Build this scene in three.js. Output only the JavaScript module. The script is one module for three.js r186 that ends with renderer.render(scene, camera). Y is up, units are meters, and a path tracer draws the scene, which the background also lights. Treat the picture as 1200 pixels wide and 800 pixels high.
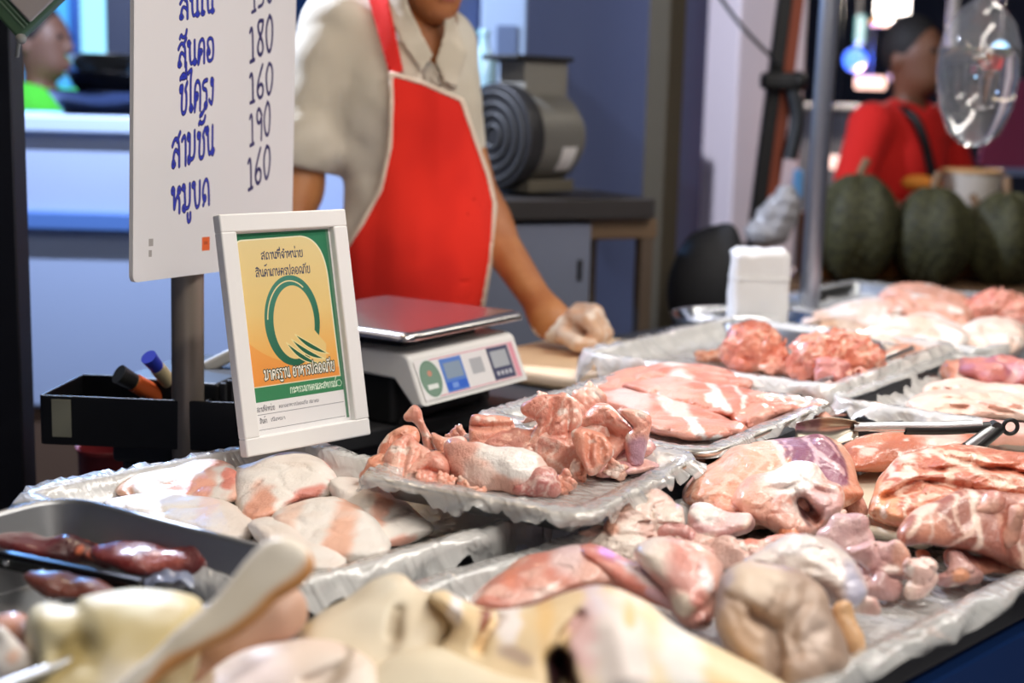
import * as THREE from 'three';
import { RoundedBoxGeometry } from 'three/addons/geometries/RoundedBoxGeometry.js';
import { mergeGeometries } from 'three/addons/utils/BufferGeometryUtils.js';
import { RectAreaLightUniformsLib } from 'three/addons/lights/RectAreaLightUniformsLib.js';
RectAreaLightUniformsLib.init();

// ---------------------------------------------------------------- camera, sky, exposure
const scene = new THREE.Scene();
const rad = THREE.MathUtils.degToRad;
const FPX = 1680, YAW = rad(44), PITCH = rad(9.5), ROLL = rad(1.4), CY = 1.30;
const V3 = (x = 0, y = 0, z = 0) => new THREE.Vector3(x, y, z);
const HF = V3(Math.cos(YAW), 0, -Math.sin(YAW));            // horizontal viewing direction
const HR = V3(Math.sin(YAW), 0, Math.cos(YAW));             // to the right of it
const dirV = V3(Math.cos(YAW) * Math.cos(PITCH), -Math.sin(PITCH), -Math.sin(YAW) * Math.cos(PITCH));
const up0 = V3().crossVectors(HR, dirV);
const camR = HR.clone().multiplyScalar(Math.cos(ROLL)).addScaledVector(up0, Math.sin(ROLL));
const camU = up0.clone().multiplyScalar(Math.cos(ROLL)).addScaledVector(HR, -Math.sin(ROLL));
const camera = new THREE.PerspectiveCamera(2 * Math.atan(400 / FPX) * 180 / Math.PI, 1.5, 0.1, 60);
camera.position.set(0, CY, 0);
camera.quaternion.setFromRotationMatrix(new THREE.Matrix4().makeBasis(camR, camU, dirV.clone().negate()));
camera.focus = 1.8; camera.userData.fStop = 2.7;
const renderer = new THREE.WebGLRenderer({ antialias: true });
renderer.toneMapping = THREE.LinearToneMapping;
renderer.toneMappingExposure = 2.5;
renderer.shadowMap.enabled = true;
scene.background = new THREE.Color(0x1c2233);

// measuring helpers: photo pixel -> a point of the place, on a level (P) or at a distance ahead of the camera (F)
function ray(px, py) { return dirV.clone().addScaledVector(camR, (px - 600) / FPX).addScaledVector(camU, -(py - 400) / FPX); }
function P(px, py, Y) { const v = ray(px, py); return v.multiplyScalar((Y - CY) / v.y).add(V3(0, CY, 0)); }
function F(px, py, fwd) { const v = ray(px, py); return v.multiplyScalar(fwd / v.dot(HF)).add(V3(0, CY, 0)); }
const fwdOf = (p) => p.dot(HF);
function toPx(p) { const q = p.clone(); q.y -= CY; const z = q.dot(dirV); return [600 + FPX * q.dot(camR) / z, 400 - FPX * q.dot(camU) / z]; }
const VTURN = YAW - Math.PI / 2;                              // a thing turned this way has local x to the right, z towards the viewer

// ---------------------------------------------------------------- noise, random
function rng(seed) { let s = seed >>> 0 || 1; return () => { s = (s + 0x6D2B79F5) | 0; let t = Math.imul(s ^ s >>> 15, 1 | s); t = t + Math.imul(t ^ t >>> 7, 61 | t) ^ t; return ((t ^ t >>> 14) >>> 0) / 4294967296; }; }
const PERM = new Uint8Array(512); { const r = rng(77), a = [...Array(256).keys()]; for (let i = 255; i > 0; i--) { const j = Math.floor(r() * (i + 1)); [a[i], a[j]] = [a[j], a[i]]; } for (let i = 0; i < 512; i++) PERM[i] = a[i & 255]; }
const fade = (t) => t * t * t * (t * (t * 6 - 15) + 10);
function grad(h, x, y, z) { h &= 15; const u = h < 8 ? x : y, v = h < 4 ? y : h === 12 || h === 14 ? x : z; return ((h & 1) ? -u : u) + ((h & 2) ? -v : v); }
function noise(x, y, z) {
  const X0 = Math.floor(x), Y0 = Math.floor(y), Z0 = Math.floor(z); x -= X0; y -= Y0; z -= Z0;
  const X = X0 & 255, Y = Y0 & 255, Z = Z0 & 255, u = fade(x), v = fade(y), w = fade(z);
  const A = PERM[X] + Y, AA = PERM[A & 255] + Z, AB = PERM[(A + 1) & 255] + Z, B = PERM[(X + 1) & 255] + Y, BA = PERM[B & 255] + Z, BB = PERM[(B + 1) & 255] + Z;
  const L = (a, b, t) => a + t * (b - a);
  return L(L(L(grad(PERM[AA & 255], x, y, z), grad(PERM[BA & 255], x - 1, y, z), u), L(grad(PERM[AB & 255], x, y - 1, z), grad(PERM[BB & 255], x - 1, y - 1, z), u), v),
    L(L(grad(PERM[(AA + 1) & 255], x, y, z - 1), grad(PERM[(BA + 1) & 255], x - 1, y, z - 1), u), L(grad(PERM[(AB + 1) & 255], x, y - 1, z - 1), grad(PERM[(BB + 1) & 255], x - 1, y - 1, z - 1), u), v), w);
}
const fbm = (x, y, z) => noise(x, y, z) + 0.5 * noise(x * 2.03 + 7, y * 2.03, z * 2.03) + 0.25 * noise(x * 4.1, y * 4.1 + 3, z * 4.1);
const sst = (a, b, x) => { const t = Math.min(1, Math.max(0, (x - a) / (b - a))); return t * t * (3 - 2 * t); };
const C = (h) => { const c = new THREE.Color(h); return [c.r, c.g, c.b]; };
const mix3 = (a, b, t) => { a[0] += (b[0] - a[0]) * t; a[1] += (b[1] - a[1]) * t; a[2] += (b[2] - a[2]) * t; return a; };

// ---------------------------------------------------------------- names and things
const used = {};
function numbered(n) { const k = used[n] = (used[n] ?? -1) + 1; return k ? `${n}_${String(k).padStart(3, '0')}` : n; }
function tag(o, label, category, group, kind) { if (label) o.userData.label = label; if (category) o.userData.category = category; if (group) o.userData.group = group; if (kind) o.userData.kind = kind; return o; }
function shade(m) { m.castShadow = true; m.receiveShadow = true; return m; }
function thing(name, label, category, pos, turn = 0, group) {
  const o = new THREE.Group(); o.name = numbered(name); o.position.copy(pos); o.rotation.y = turn; scene.add(o);
  return tag(o, label, category, group);
}
function part(name, geo, mat, parent, label) { const m = shade(new THREE.Mesh(Array.isArray(geo) ? join(geo) : geo, mat)); m.name = name; parent.add(m); if (label) m.userData.label = label; return m; }
function solo(name, label, category, geo, mat, pos, turn = 0, group) {
  const m = shade(new THREE.Mesh(Array.isArray(geo) ? join(geo) : geo, mat)); m.name = numbered(name); m.position.copy(pos); m.rotation.y = turn; scene.add(m);
  return tag(m, label, category, group);
}
function struct(name, geo, mat, pos, turn = 0) { const m = shade(new THREE.Mesh(geo, mat)); m.name = name; m.position.copy(pos); m.rotation.y = turn; m.userData.kind = 'structure'; scene.add(m); return m; }
function join(list) { return mergeGeometries(list.map((g) => { const n = g.index ? g.toNonIndexed() : g.clone(); for (const k of Object.keys(n.attributes)) if (!['position', 'normal', 'uv'].includes(k)) n.deleteAttribute(k); if (!n.attributes.uv) n.setAttribute('uv', new THREE.BufferAttribute(new Float32Array(n.attributes.position.count * 2), 2)); return n; })); }

// ---------------------------------------------------------------- geometry helpers
const at = (g, x = 0, y = 0, z = 0) => g.translate(x, y, z);
function box(w, h, d, r = 0.004, x = 0, y = 0, z = 0) { return at(new RoundedBoxGeometry(w, h, d, 2, Math.min(r, w / 2.1, h / 2.1, d / 2.1)), x, y, z); }
function tube(pts, r, n = 40, k = 10) { return new THREE.TubeGeometry(new THREE.CatmullRomCurve3(pts), n, r, k, false); }
function rod(a, b, r, r2 = r, k = 20) { const g = new THREE.CylinderGeometry(r2, r, a.distanceTo(b), k); g.applyQuaternion(new THREE.Quaternion().setFromUnitVectors(V3(0, 1, 0), b.clone().sub(a).normalize())); const c = a.clone().add(b).multiplyScalar(0.5); return at(g, c.x, c.y, c.z); }
function lathe(pts, n = 48) { return new THREE.LatheGeometry(pts.map((p) => new THREE.Vector2(...p)), n); }

// closed rounded-rectangle loops lofted along a profile of [offset outward, height]
let loftK = 14;
function rrLoop(hw, hd, r, n) {
  const out = [], c = [[hw - r, hd - r, 0], [-(hw - r), hd - r, 90], [-(hw - r), -(hd - r), 180], [hw - r, -(hd - r), 270]];
  const side = [hd, hw, hd, hw];
  for (let q = 0; q < 4; q++) {
    for (let i = 0; i <= n; i++) { const a = rad(c[q][2] + 90 * i / n); out.push([c[q][0] + r * Math.cos(a), c[q][1] + r * Math.sin(a)]); }
    const a = out[out.length - 1], nx = c[(q + 1) % 4], b = [nx[0] + r * Math.cos(rad(nx[2])), nx[1] + r * Math.sin(rad(nx[2]))];
    const k = loftK; for (let i = 1; i < k; i++) out.push([a[0] + (b[0] - a[0]) * i / k, a[1] + (b[1] - a[1]) * i / k]);
  }
  return out;
}
function loft(W, D, r, profile, warp, capEnds = true) {
  const pos = [], uv = [], idx = []; let N = 0, row = 0;
  for (const [o, y] of profile) {
    const hw = Math.max(0.0005, W / 2 + o), hd = Math.max(0.0005, D / 2 + o), rr = Math.min(Math.max(0.0004, r + o), hw * .98, hd * .98);
    const L = rrLoop(hw, hd, rr, 6); N = L.length;
    L.forEach(([x, z], i) => { let p = [x, y, z]; if (warp) p = warp(p, i / N, row, o); pos.push(...p); uv.push(p[0] + p[1] * .3, p[2] + p[1] * .7); });
    row++;
  }
  const R = profile.length;
  for (let a = 0; a < R - 1; a++) for (let i = 0; i < N; i++) { const j = (i + 1) % N, p = a * N + i, q = a * N + j, s = (a + 1) * N + i, t = (a + 1) * N + j; idx.push(p, s, q, q, s, t); }
  if (capEnds) for (const [a, f] of capEnds === 'last' ? [[R - 1, -1]] : [[0, 1], [R - 1, -1]]) {
    let cx = 0, cy = 0, cz = 0; for (let i = 0; i < N; i++) { cx += pos[(a * N + i) * 3]; cy += pos[(a * N + i) * 3 + 1]; cz += pos[(a * N + i) * 3 + 2]; }
    const c = pos.length / 3; pos.push(cx / N, cy / N, cz / N); uv.push(cx / N, cz / N);
    for (let i = 0; i < N; i++) { const j = (i + 1) % N; f > 0 ? idx.push(c, a * N + i, a * N + j) : idx.push(c, a * N + j, a * N + i); }
  }
  const g = new THREE.BufferGeometry(); g.setAttribute('position', new THREE.Float32BufferAttribute(pos, 3)); g.setAttribute('uv', new THREE.Float32BufferAttribute(uv, 2)); g.setIndex(idx); g.computeVertexNormals();
  return g;
}

// surface nets: the zero level of a distance field as a closed mesh
function nets(f, lo, hi, h) {
  const nx = Math.ceil((hi[0] - lo[0]) / h) + 2, ny = Math.ceil((hi[1] - lo[1]) / h) + 2, nz = Math.ceil((hi[2] - lo[2]) / h) + 2;
  const val = new Float32Array(nx * ny * nz), id = (i, j, k) => i + nx * (j + ny * k);
  for (let k = 0; k < nz; k++) for (let j = 0; j < ny; j++) for (let i = 0; i < nx; i++) {
    const edge = i === 0 || j === 0 || k === 0 || i === nx - 1 || j === ny - 1 || k === nz - 1;
    const v = f(lo[0] + i * h, lo[1] + j * h, lo[2] + k * h); val[id(i, j, k)] = edge ? Math.max(v, 1e-4) : v;
  }
  const vid = new Int32Array(nx * ny * nz).fill(-1), pos = [], idx = [];
  for (let k = 0; k < nz - 1; k++) for (let j = 0; j < ny - 1; j++) for (let i = 0; i < nx - 1; i++) {
    let sx = 0, sy = 0, sz = 0, n = 0;
    const cr = (a, b, c, d, e, g) => { const va = val[id(i + a, j + b, k + c)], vb = val[id(i + d, j + e, k + g)]; if ((va < 0) !== (vb < 0)) { const t = va / (va - vb); sx += a + (d - a) * t; sy += b + (e - b) * t; sz += c + (g - c) * t; n++; } };
    cr(0, 0, 0, 1, 0, 0); cr(0, 1, 0, 1, 1, 0); cr(0, 0, 1, 1, 0, 1); cr(0, 1, 1, 1, 1, 1);
    cr(0, 0, 0, 0, 1, 0); cr(1, 0, 0, 1, 1, 0); cr(0, 0, 1, 0, 1, 1); cr(1, 0, 1, 1, 1, 1);
    cr(0, 0, 0, 0, 0, 1); cr(1, 0, 0, 1, 0, 1); cr(0, 1, 0, 0, 1, 1); cr(1, 1, 0, 1, 1, 1);
    if (n) { vid[id(i, j, k)] = pos.length / 3; pos.push(lo[0] + (i + sx / n) * h, lo[1] + (j + sy / n) * h, lo[2] + (k + sz / n) * h); }
  }
  const quad = (a, b, c, d, flip) => { if (a < 0 || b < 0 || c < 0 || d < 0) return; flip ? idx.push(a, c, b, a, d, c) : idx.push(a, b, c, a, c, d); };
  for (let k = 1; k < nz - 1; k++) for (let j = 1; j < ny - 1; j++) for (let i = 1; i < nx - 1; i++) {
    const s = val[id(i, j, k)] < 0;
    if (s !== (val[id(i + 1, j, k)] < 0)) quad(vid[id(i, j - 1, k - 1)], vid[id(i, j, k - 1)], vid[id(i, j, k)], vid[id(i, j - 1, k)], !s);
    if (s !== (val[id(i, j + 1, k)] < 0)) quad(vid[id(i - 1, j, k - 1)], vid[id(i - 1, j, k)], vid[id(i, j, k)], vid[id(i, j, k - 1)], !s);
    if (s !== (val[id(i, j, k + 1)] < 0)) quad(vid[id(i - 1, j - 1, k)], vid[id(i, j - 1, k)], vid[id(i, j, k)], vid[id(i - 1, j, k)], !s);
  }
  const g = new THREE.BufferGeometry(); g.setAttribute('position', new THREE.Float32BufferAttribute(pos, 3)); g.setIndex(idx); g.computeVertexNormals();
  return g;
}
function paint(g, col) {                                     // col(x, y, z, nx, ny, nz) -> [r, g, b], and uv in metres for the fine relief
  const p = g.attributes.position.array, n = g.attributes.normal.array, c = new Float32Array(p.length), uv = new Float32Array(p.length / 3 * 2);
  for (let i = 0; i < p.length; i += 3) {
    const q = col ? col(p[i], p[i + 1], p[i + 2], n[i], n[i + 1], n[i + 2]) : [1, 1, 1]; c[i] = q[0]; c[i + 1] = q[1]; c[i + 2] = q[2];
    uv[i / 3 * 2] = p[i] * .85 + p[i + 2] * .4; uv[i / 3 * 2 + 1] = p[i + 1] * .8 - p[i + 2] * .7 + p[i] * .2;
  }
  g.setAttribute('color', new THREE.BufferAttribute(c, 3)); g.setAttribute('uv', new THREE.BufferAttribute(uv, 2)); return g;
}
const smin = (a, b, k) => { const h = Math.max(k - Math.abs(a - b), 0) / k; return Math.min(a, b) - h * h * k * .25; };
// one distance field out of ellipsoids {c, r, m(inverse turn)} and tapered capsules {a, b, ra, rb}
function field(list, k) {
  return (x, y, z) => {
    let d = 1e3;
    for (const e of list) {
      let v;
      if (e.r) {
        let dx = x - e.c.x, dy = y - e.c.y, dz = z - e.c.z; const m = e.m;
        if (m) { const X = m[0] * dx + m[1] * dy + m[2] * dz, Y = m[3] * dx + m[4] * dy + m[5] * dz, Z = m[6] * dx + m[7] * dy + m[8] * dz; dx = X; dy = Y; dz = Z; }
        const ax = dx / e.r[0], ay = dy / e.r[1], az = dz / e.r[2], k0 = Math.hypot(ax, ay, az), k1 = Math.hypot(ax / e.r[0], ay / e.r[1], az / e.r[2]);
        v = k1 < 1e-9 ? -Math.min(...e.r) : k0 * (k0 - 1) / k1;
      } else {
        const bx = e.b.x - e.a.x, by = e.b.y - e.a.y, bz = e.b.z - e.a.z, px = x - e.a.x, py = y - e.a.y, pz = z - e.a.z;
        const t = Math.min(1, Math.max(0, (px * bx + py * by + pz * bz) / (bx * bx + by * by + bz * bz + 1e-9)));
        v = Math.hypot(px - bx * t, py - by * t, pz - bz * t) - (e.ra + (e.rb - e.ra) * t);
      }
      d = e.cut ? -smin(-d, v, k * .6) : smin(d, v, e.k ?? k);
    }
    return d;
  };
}
function bounds(list, pad) {
  const lo = [1e3, 1e3, 1e3], hi = [-1e3, -1e3, -1e3];
  const add = (c, r) => ['x', 'y', 'z'].forEach((k, i) => { lo[i] = Math.min(lo[i], c[k] - r - pad); hi[i] = Math.max(hi[i], c[k] + r + pad); });
  for (const e of list) { if (e.cut) continue; if (e.r) { if (e.m) add(e.c, Math.max(...e.r)); else ['x', 'y', 'z'].forEach((k, i) => { lo[i] = Math.min(lo[i], e.c[k] - e.r[i] - pad); hi[i] = Math.max(hi[i], e.c[k] + e.r[i] + pad); }); } else { add(e.a, e.ra); add(e.b, e.rb); } }
  return [lo, hi];
}
// thick sheet over fn(u, v) -> Vector3
function sheet(fn, nu, nv, th, col) {
  const base = [], nor = [], pos = [], idx = [], uvs = [];
  for (let j = 0; j <= nv; j++) for (let i = 0; i <= nu; i++) {
    const u = i / nu, v = j / nv, e = .01, p = fn(u, v);
    const a = fn(Math.min(1, u + e), v).sub(fn(Math.max(0, u - e), v)), b = fn(u, Math.min(1, v + e)).sub(fn(u, Math.max(0, v - e)));
    base.push(p); nor.push(a.cross(b).normalize());
  }
  const N = nu + 1, M = base.length, taper = (i, j) => Math.min(1, .45 + 6 * Math.min(i / nu, 1 - i / nu, j / nv, 1 - j / nv));
  for (const s of [1, -1]) for (let j = 0; j <= nv; j++) for (let i = 0; i <= nu; i++) { const q = base[j * N + i].clone().addScaledVector(nor[j * N + i], s * th / 2 * taper(i, j)); pos.push(q.x, q.y, q.z); }
  for (let j = 0; j < nv; j++) for (let i = 0; i < nu; i++) { const a = j * N + i, b = a + 1, c = a + N, d = c + 1; idx.push(a, b, d, a, d, c, M + a, M + d, M + b, M + a, M + c, M + d); }
  const rim = []; for (let i = 0; i < nu; i++) rim.push(i); for (let j = 0; j < nv; j++) rim.push(j * N + nu); for (let i = nu; i > 0; i--) rim.push(nv * N + i); for (let j = nv; j > 0; j--) rim.push(j * N);
  for (let i = 0; i < rim.length; i++) { const a = rim[i], b = rim[(i + 1) % rim.length]; idx.push(a, M + a, b, b, M + a, M + b); }
  const g = new THREE.BufferGeometry(); g.setAttribute('position', new THREE.Float32BufferAttribute(pos, 3)); g.setIndex(idx); g.computeVertexNormals();
  if (col) { const p = g.attributes.position.array, c = new Float32Array(p.length); for (let q = 0; q < pos.length / 3; q++) { const m = q % M, i = m % N, j = Math.floor(m / N); const k = col(i / nu, j / nv, q >= M, p[q * 3], p[q * 3 + 1], p[q * 3 + 2]); c.set(k, q * 3); } paint(g, null); g.setAttribute('color', new THREE.BufferAttribute(c, 3)); } else paint(g, null);
  return g;
}

// ---------------------------------------------------------------- textures and materials
function dataTex(n, fn, srgb = false, rep = 1) { const a = new Uint8Array(n * n * 4); for (let j = 0; j < n; j++) for (let i = 0; i < n; i++) { const v = fn(i / n, j / n); a.set([v[0] * 255, v[1] * 255, v[2] * 255, 255], (j * n + i) * 4); } const t = new THREE.DataTexture(a, n, n); t.wrapS = t.wrapT = THREE.RepeatWrapping; t.magFilter = THREE.LinearFilter; t.minFilter = THREE.LinearFilter; if (srgb) t.colorSpace = THREE.SRGBColorSpace; t.repeat.set(rep, rep); t.needsUpdate = true; return t; }
function tnoise(u, v, f, s = 0) { const a = Math.PI * 2; return noise(Math.cos(u * a) * f + s, Math.sin(u * a) * f, Math.cos(v * a) * f + s * 2) * .6 + noise(Math.sin(v * a) * f + s, Math.cos(u * a) * f * 1.3, Math.sin(u * a) * f + 5) * .6; }
const wetBump = dataTex(512, (u, v) => { const k = Math.min(1, Math.max(0, .5 + .5 * tnoise(u, v, 5) + .35 * tnoise(u, v, 14, 3) + .2 * tnoise(u, v, 32, 9))); return [k, k, k]; }, false, 9);
const clothBump = dataTex(256, (u, v) => { const k = .5 + .25 * Math.sin(u * Math.PI * 64) * Math.sin(v * Math.PI * 64) + .15 * tnoise(u, v, 6); return [k, k, k]; }, false, 12);
const fineBump = dataTex(256, (u, v) => { const k = Math.min(1, Math.max(0, .5 + .4 * tnoise(u, v, 12) + .25 * tnoise(u, v, 30, 4))); return [k, k, k]; }, false, 4);
const crinkle = dataTex(512, (u, v) => { const r = (f, q) => 1 - Math.min(1, 3.2 * Math.abs(tnoise(u, v, f, q))); const k = Math.min(1, Math.max(0, .15 + .55 * r(2.2, 1) + .35 * r(5, 7) + .12 * tnoise(u, v, 12, 2))); return [k, k, k]; }, false, 2.6);
const std = (color, roughness = .6, metalness = 0, extra = {}) => new THREE.MeshStandardMaterial({ color, roughness, metalness, ...extra });
const phy = (o) => new THREE.MeshPhysicalMaterial(o);
const M = {
  meat: phy({ vertexColors: true, roughness: .42, clearcoat: .55, clearcoatRoughness: .22, bumpMap: wetBump, bumpScale: .0012 }),
  fat: phy({ vertexColors: true, roughness: .5, clearcoat: .35, clearcoatRoughness: .3, bumpMap: wetBump, bumpScale: .0007 }),
  wet: phy({ vertexColors: true, roughness: .34, clearcoat: .6, clearcoatRoughness: .2, bumpMap: wetBump, bumpScale: .001 }),
  skin: phy({ vertexColors: true, roughness: .55, clearcoat: .1, clearcoatRoughness: .4 }),
  cloth: std(0xffffff, .9, 0, { vertexColors: true, bumpMap: clothBump, bumpScale: .0006 }),
  plain: std(0xffffff, .7, 0, { vertexColors: true }),
  steel: std(0xb9bcbf, .3, 1, { bumpMap: fineBump, bumpScale: .0003 }),
  steelDark: std(0x8a8d92, .34, 1),
  chrome: std(0xd6d8da, .14, 1),
  pan: std(0xc3bfbd, .26, 1),
  film: phy({ color: 0xf3f3f1, roughness: .12, clearcoat: 1, clearcoatRoughness: .1, transmission: .55, thickness: 0, ior: 1.5, side: THREE.DoubleSide, bumpMap: crinkle, bumpScale: .004 }),
  filmWhite: phy({ color: 0xf4f3f0, roughness: .2, clearcoat: 1, clearcoatRoughness: .12, transmission: .35, thickness: 0, ior: 1.5, side: THREE.DoubleSide, bumpMap: crinkle, bumpScale: .0022 }),
  white: std(0xf1f0ee, .45), whitePlastic: std(0xe9e8e4, .4), black: std(0x0d0d0e, .5), blackGloss: std(0x0b0b0c, .25), darkGrey: std(0x2a2b2e, .6),
  glass: phy({ color: 0xffffff, roughness: .03, transmission: 1, thickness: 0, ior: 1.5 }),
};
function glow(color, k = 1) { return new THREE.MeshStandardMaterial({ color: 0x222222, emissive: color, emissiveIntensity: k, roughness: .6 }); }
function canvasTex(w, h, draw) { const c = document.createElement('canvas'); c.width = w; c.height = h; draw(c.getContext('2d')); const t = new THREE.CanvasTexture(c); t.colorSpace = THREE.SRGBColorSpace; t.magFilter = THREE.LinearFilter; return t; }

// ---------------------------------------------------------------- tube lamps out of view, and an added fill lamp
function unseenTubeLamp(label, x, z, along, y, len, power, color = 0xfff8ef) {
  const t = thing('unseen_tube_lamp', label, 'lamp', V3(x, y, z), along);
  part('housing', box(len + .08, .05, .12, .01, 0, .05, 0), std(0xe6e6e2, .5), t);
  part('tube', new THREE.CylinderGeometry(.014, .014, len, 16).rotateZ(Math.PI / 2).translate(0, .0, 0), glow(color, 2.2), t);
  for (const s of [-1, 1]) part('cord', rod(V3(s * len * .4, .07, 0), V3(s * len * .4, 3.4 - y, 0), .004), M.black, t);
  const l = new THREE.RectAreaLight(color, power, len, .12); l.position.set(0, -.03, 0); l.rotation.x = -Math.PI / 2; t.add(l);
}
unseenTubeLamp('unseen long white tube lamp lighting the near left end of the meat table', 1.05, -.30, 0, 2.3, 1.2, 18);  // this and the next two: out of view, placed to light the meat
unseenTubeLamp('unseen long white tube lamp lighting the middle of the meat table', 2.2, -.75, 0, 2.3, 1.2, 16);
unseenTubeLamp('unseen long white tube lamp lighting the far end of the meat table', 3.4, -1.3, 0, 2.35, 1.2, 7);
unseenTubeLamp('unseen short warm tube lamp lighting the vendor', 1.15, -1.75, rad(45), 2.2, .6, 8, 0xffe4c4);  // out of view, placed to warm the light on the vendor
unseenTubeLamp('added long white tube lamp behind the viewer giving fill light from the front', .6, 1.3, rad(20), 2.7, 1.2, 16);  // added fill behind the camera, brightens the upright faces
// ---------------------------------------------------------------- the hall: floor, ceiling, walls
const concrete = std(0x4a4542, .8), wallBlue = std(0x7d8fb8, .8, 0, { bumpMap: fineBump, bumpScale: .002 }), wallDark = std(0x23252d, .9);
struct('floor', box(16, .1, 16, .01), concrete, V3(4, -.05, -2));
struct('ceiling', box(16, .1, 16, .01), std(0x3a3a40, .9), V3(4, 3.45, -2));
struct('wall_back', box(16, 3.4, .12, .01), std(0x2e5a94, .8), V3(4, 1.7, -9.9));
struct('wall_right', box(.12, 3.4, 16, .01), wallDark, V3(11.9, 1.7, -2));
{ // blue partition behind the vendor with its wooden post
  struct('wall_partition', box(1.75, 3.4, .08, .01), std(0x66749a, .8, 0, { bumpMap: fineBump, bumpScale: .003 }), V3(3.72, 1.7, -3.08));
  const p = F(771, 300, 4.0); solo('wooden_post', 'olive brown wooden post standing in front of the blue partition', 'post', box(.085, 3.4, .07, .006, 0, 1.7, 0), std(0x5d5442, .8, 0, { bumpMap: fineBump, bumpScale: .004 }), V3(p.x, 0, p.z), .1);
  const c = F(878, 200, 4.75); struct('wall_pillar', box(.24, 3.4, .24, .01), std(0xd9c9c9, .7), V3(c.x, 1.7, c.z), VTURN + .3);
}
// ---------------------------------------------------------------- the tables
const TY = .80;
{
  const t = thing('display_table', 'long steel topped market table carrying the trays of meat', 'table', V3(1.9, 0, -1.08));
  part('tabletop', box(3.3, .035, .90, .006, 0, TY - .0175, .01), std(0x8f949b, .35, .8), t);
  part('apron_rail', box(3.26, .075, .03, .004, 0, .70, .43), std(0x2d5aa8, .5), t, 'blue painted front rail');
  for (const s of [-1, 1]) part('side_rail', box(.03, .075, .88, .004, s * 1.62, .70, .0), std(0x2d5aa8, .5), t);
  for (const x of [-1.6, 0, 1.6]) for (const z of [-.41, .39]) part('leg', box(.04, TY - .03, .04, .004, x, (TY - .03) / 2, z), M.darkGrey, t);
  const u = thing('work_table', 'dark work table behind the trays holding the weighing scale', 'table', V3(2.04, 0, -1.82));
  part('tabletop', box(1.46, .03, .36, .006, 0, TY - .015, 0), std(0x222326, .5), u);
  for (const x of [-.68, .68]) for (const z of [-.15, .15]) part('leg', box(.04, TY - .03, .04, .004, x, (TY - .03) / 2, z), M.darkGrey, u);
}
// ---------------------------------------------------------------- trays and their plastic liners
function tray(label, cx, cz, W, D, H, y, turn, o = {}) {
  const t = thing('metal_tray', label, 'tray', V3(cx, y, cz), turn);
  const fl = o.flare ?? .02, lip = o.lip ?? .012, r = o.r ?? .03, th = .0025;
  const mat = o.mat ?? M.steel;
  part('pan', loft(W, D, r, [[-(lip + fl) - .004, th], [-(lip + fl), th + .003], [-lip, H - .003], [-lip, H - .006], [-(lip + fl) + th, .002], [-(lip + fl) + th - .004, 0]]), mat, t);
  const rim = loft(W, D, r, [[-lip, H - .004], [-lip + .002, H - .0005], [-lip * .5, H + .001], [-.001, H - .0005], [0, H - .004], [-.0015, H - .008], [-lip + .002, H - .006], [-lip, H - .004]], null, false);
  part('rim', rim, o.rimMat ?? mat, t);
  return t;
}
function liner(label, cx, cz, W, D, H, y, turn, seed, o = {}) {
  const lip = .012, fl = o.flare ?? .02, hang = o.hang ?? .03, amp = o.amp ?? .004, e = .002, f = o.fill ?? .35;
  const prof = [[.014, H - .04], [.012, H - .025], [.010, H - .008], [.006, H + e], [-.006, H + e], [-lip - .004, H + .001], [-lip - fl * .4, H * .6 + .006], [-lip - fl - .002, .012], [-lip - fl - .02, e + .002]];
  for (let k = 1; k <= 14; k++) prof.push([-lip - fl - .02 - (Math.min(W, D) / 2 - .05) * k / 14, e + .002]);
  const warp = ([x, yy, z], u, row, off) => {
    const a = u * Math.PI * 2, h = hang * (.35 + 1.1 * Math.abs(noise(Math.cos(a) * 3 + seed, Math.sin(a) * 3, seed * 2)) * 1.6 + .3 * noise(Math.cos(a) * 14, Math.sin(a) * 14, seed));
    let p = V3(x, yy, z), q = [x * 22 + seed * 9, yy * 22, z * 22], q2 = [x * 60 + seed, yy * 60, z * 60];
    if (row <= 3) p.y = H + e - h * (3 - row) / 3;
    const out = row <= 2 ? 1.6 : 1, rl = Math.hypot(x / W, z / D) || 1;
    const n1 = noise(...q), n2 = 1 - 2 * Math.abs(noise(...q2));
    if (row < 4) { p.x += x / W / rl * (n1 * amp * 2.4 * out); p.z += z / D / rl * (n1 * amp * 2.4 * out); p.y += n2 * amp * .9 * (row > 2 ? 1 : .5); }
    else { p.y += Math.max(-.003, (n1 * .7 + n2 * .5) * amp * (row > 7 ? .7 : 1)) + (row > 6 ? .002 : 0); const s = row < 8 ? 1 : .2; p.x += n2 * amp * .5 * s; p.z += n1 * amp * .5 * s; }
    return [p.x, p.y, p.z];
  };
  loftK = 40; const g = loft(W, D, .03, prof, warp, 'last'); loftK = 14;
  return solo('plastic_liner', label, 'plastic sheet', g, o.mat ?? M.film, V3(cx, y, cz), turn);
}
const zt = TY;
// deep steel tray at the left (its right-hand wall runs from (75,577) to (390,657) of the photo)
tray('deep stainless steel tray of liver at the left end of the table', .509, -1.129, .52, .37, .08, zt, rad(10.6), { r: .05, flare: .02, lip: .01, mat: std(0xa9abad, .42, .85) });
// white-lined tray of fat slabs
tray('shallow metal tray under the white slabs of pork fat', .955, -1.28, .40, .47, .044, zt, rad(1));
liner('thin clear plastic sheet lining the tray of white fat slabs', .955, -1.28, .40, .47, .044, zt, rad(1), 3, { hang: .05, mat: M.filmWhite, amp: .005 });
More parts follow.
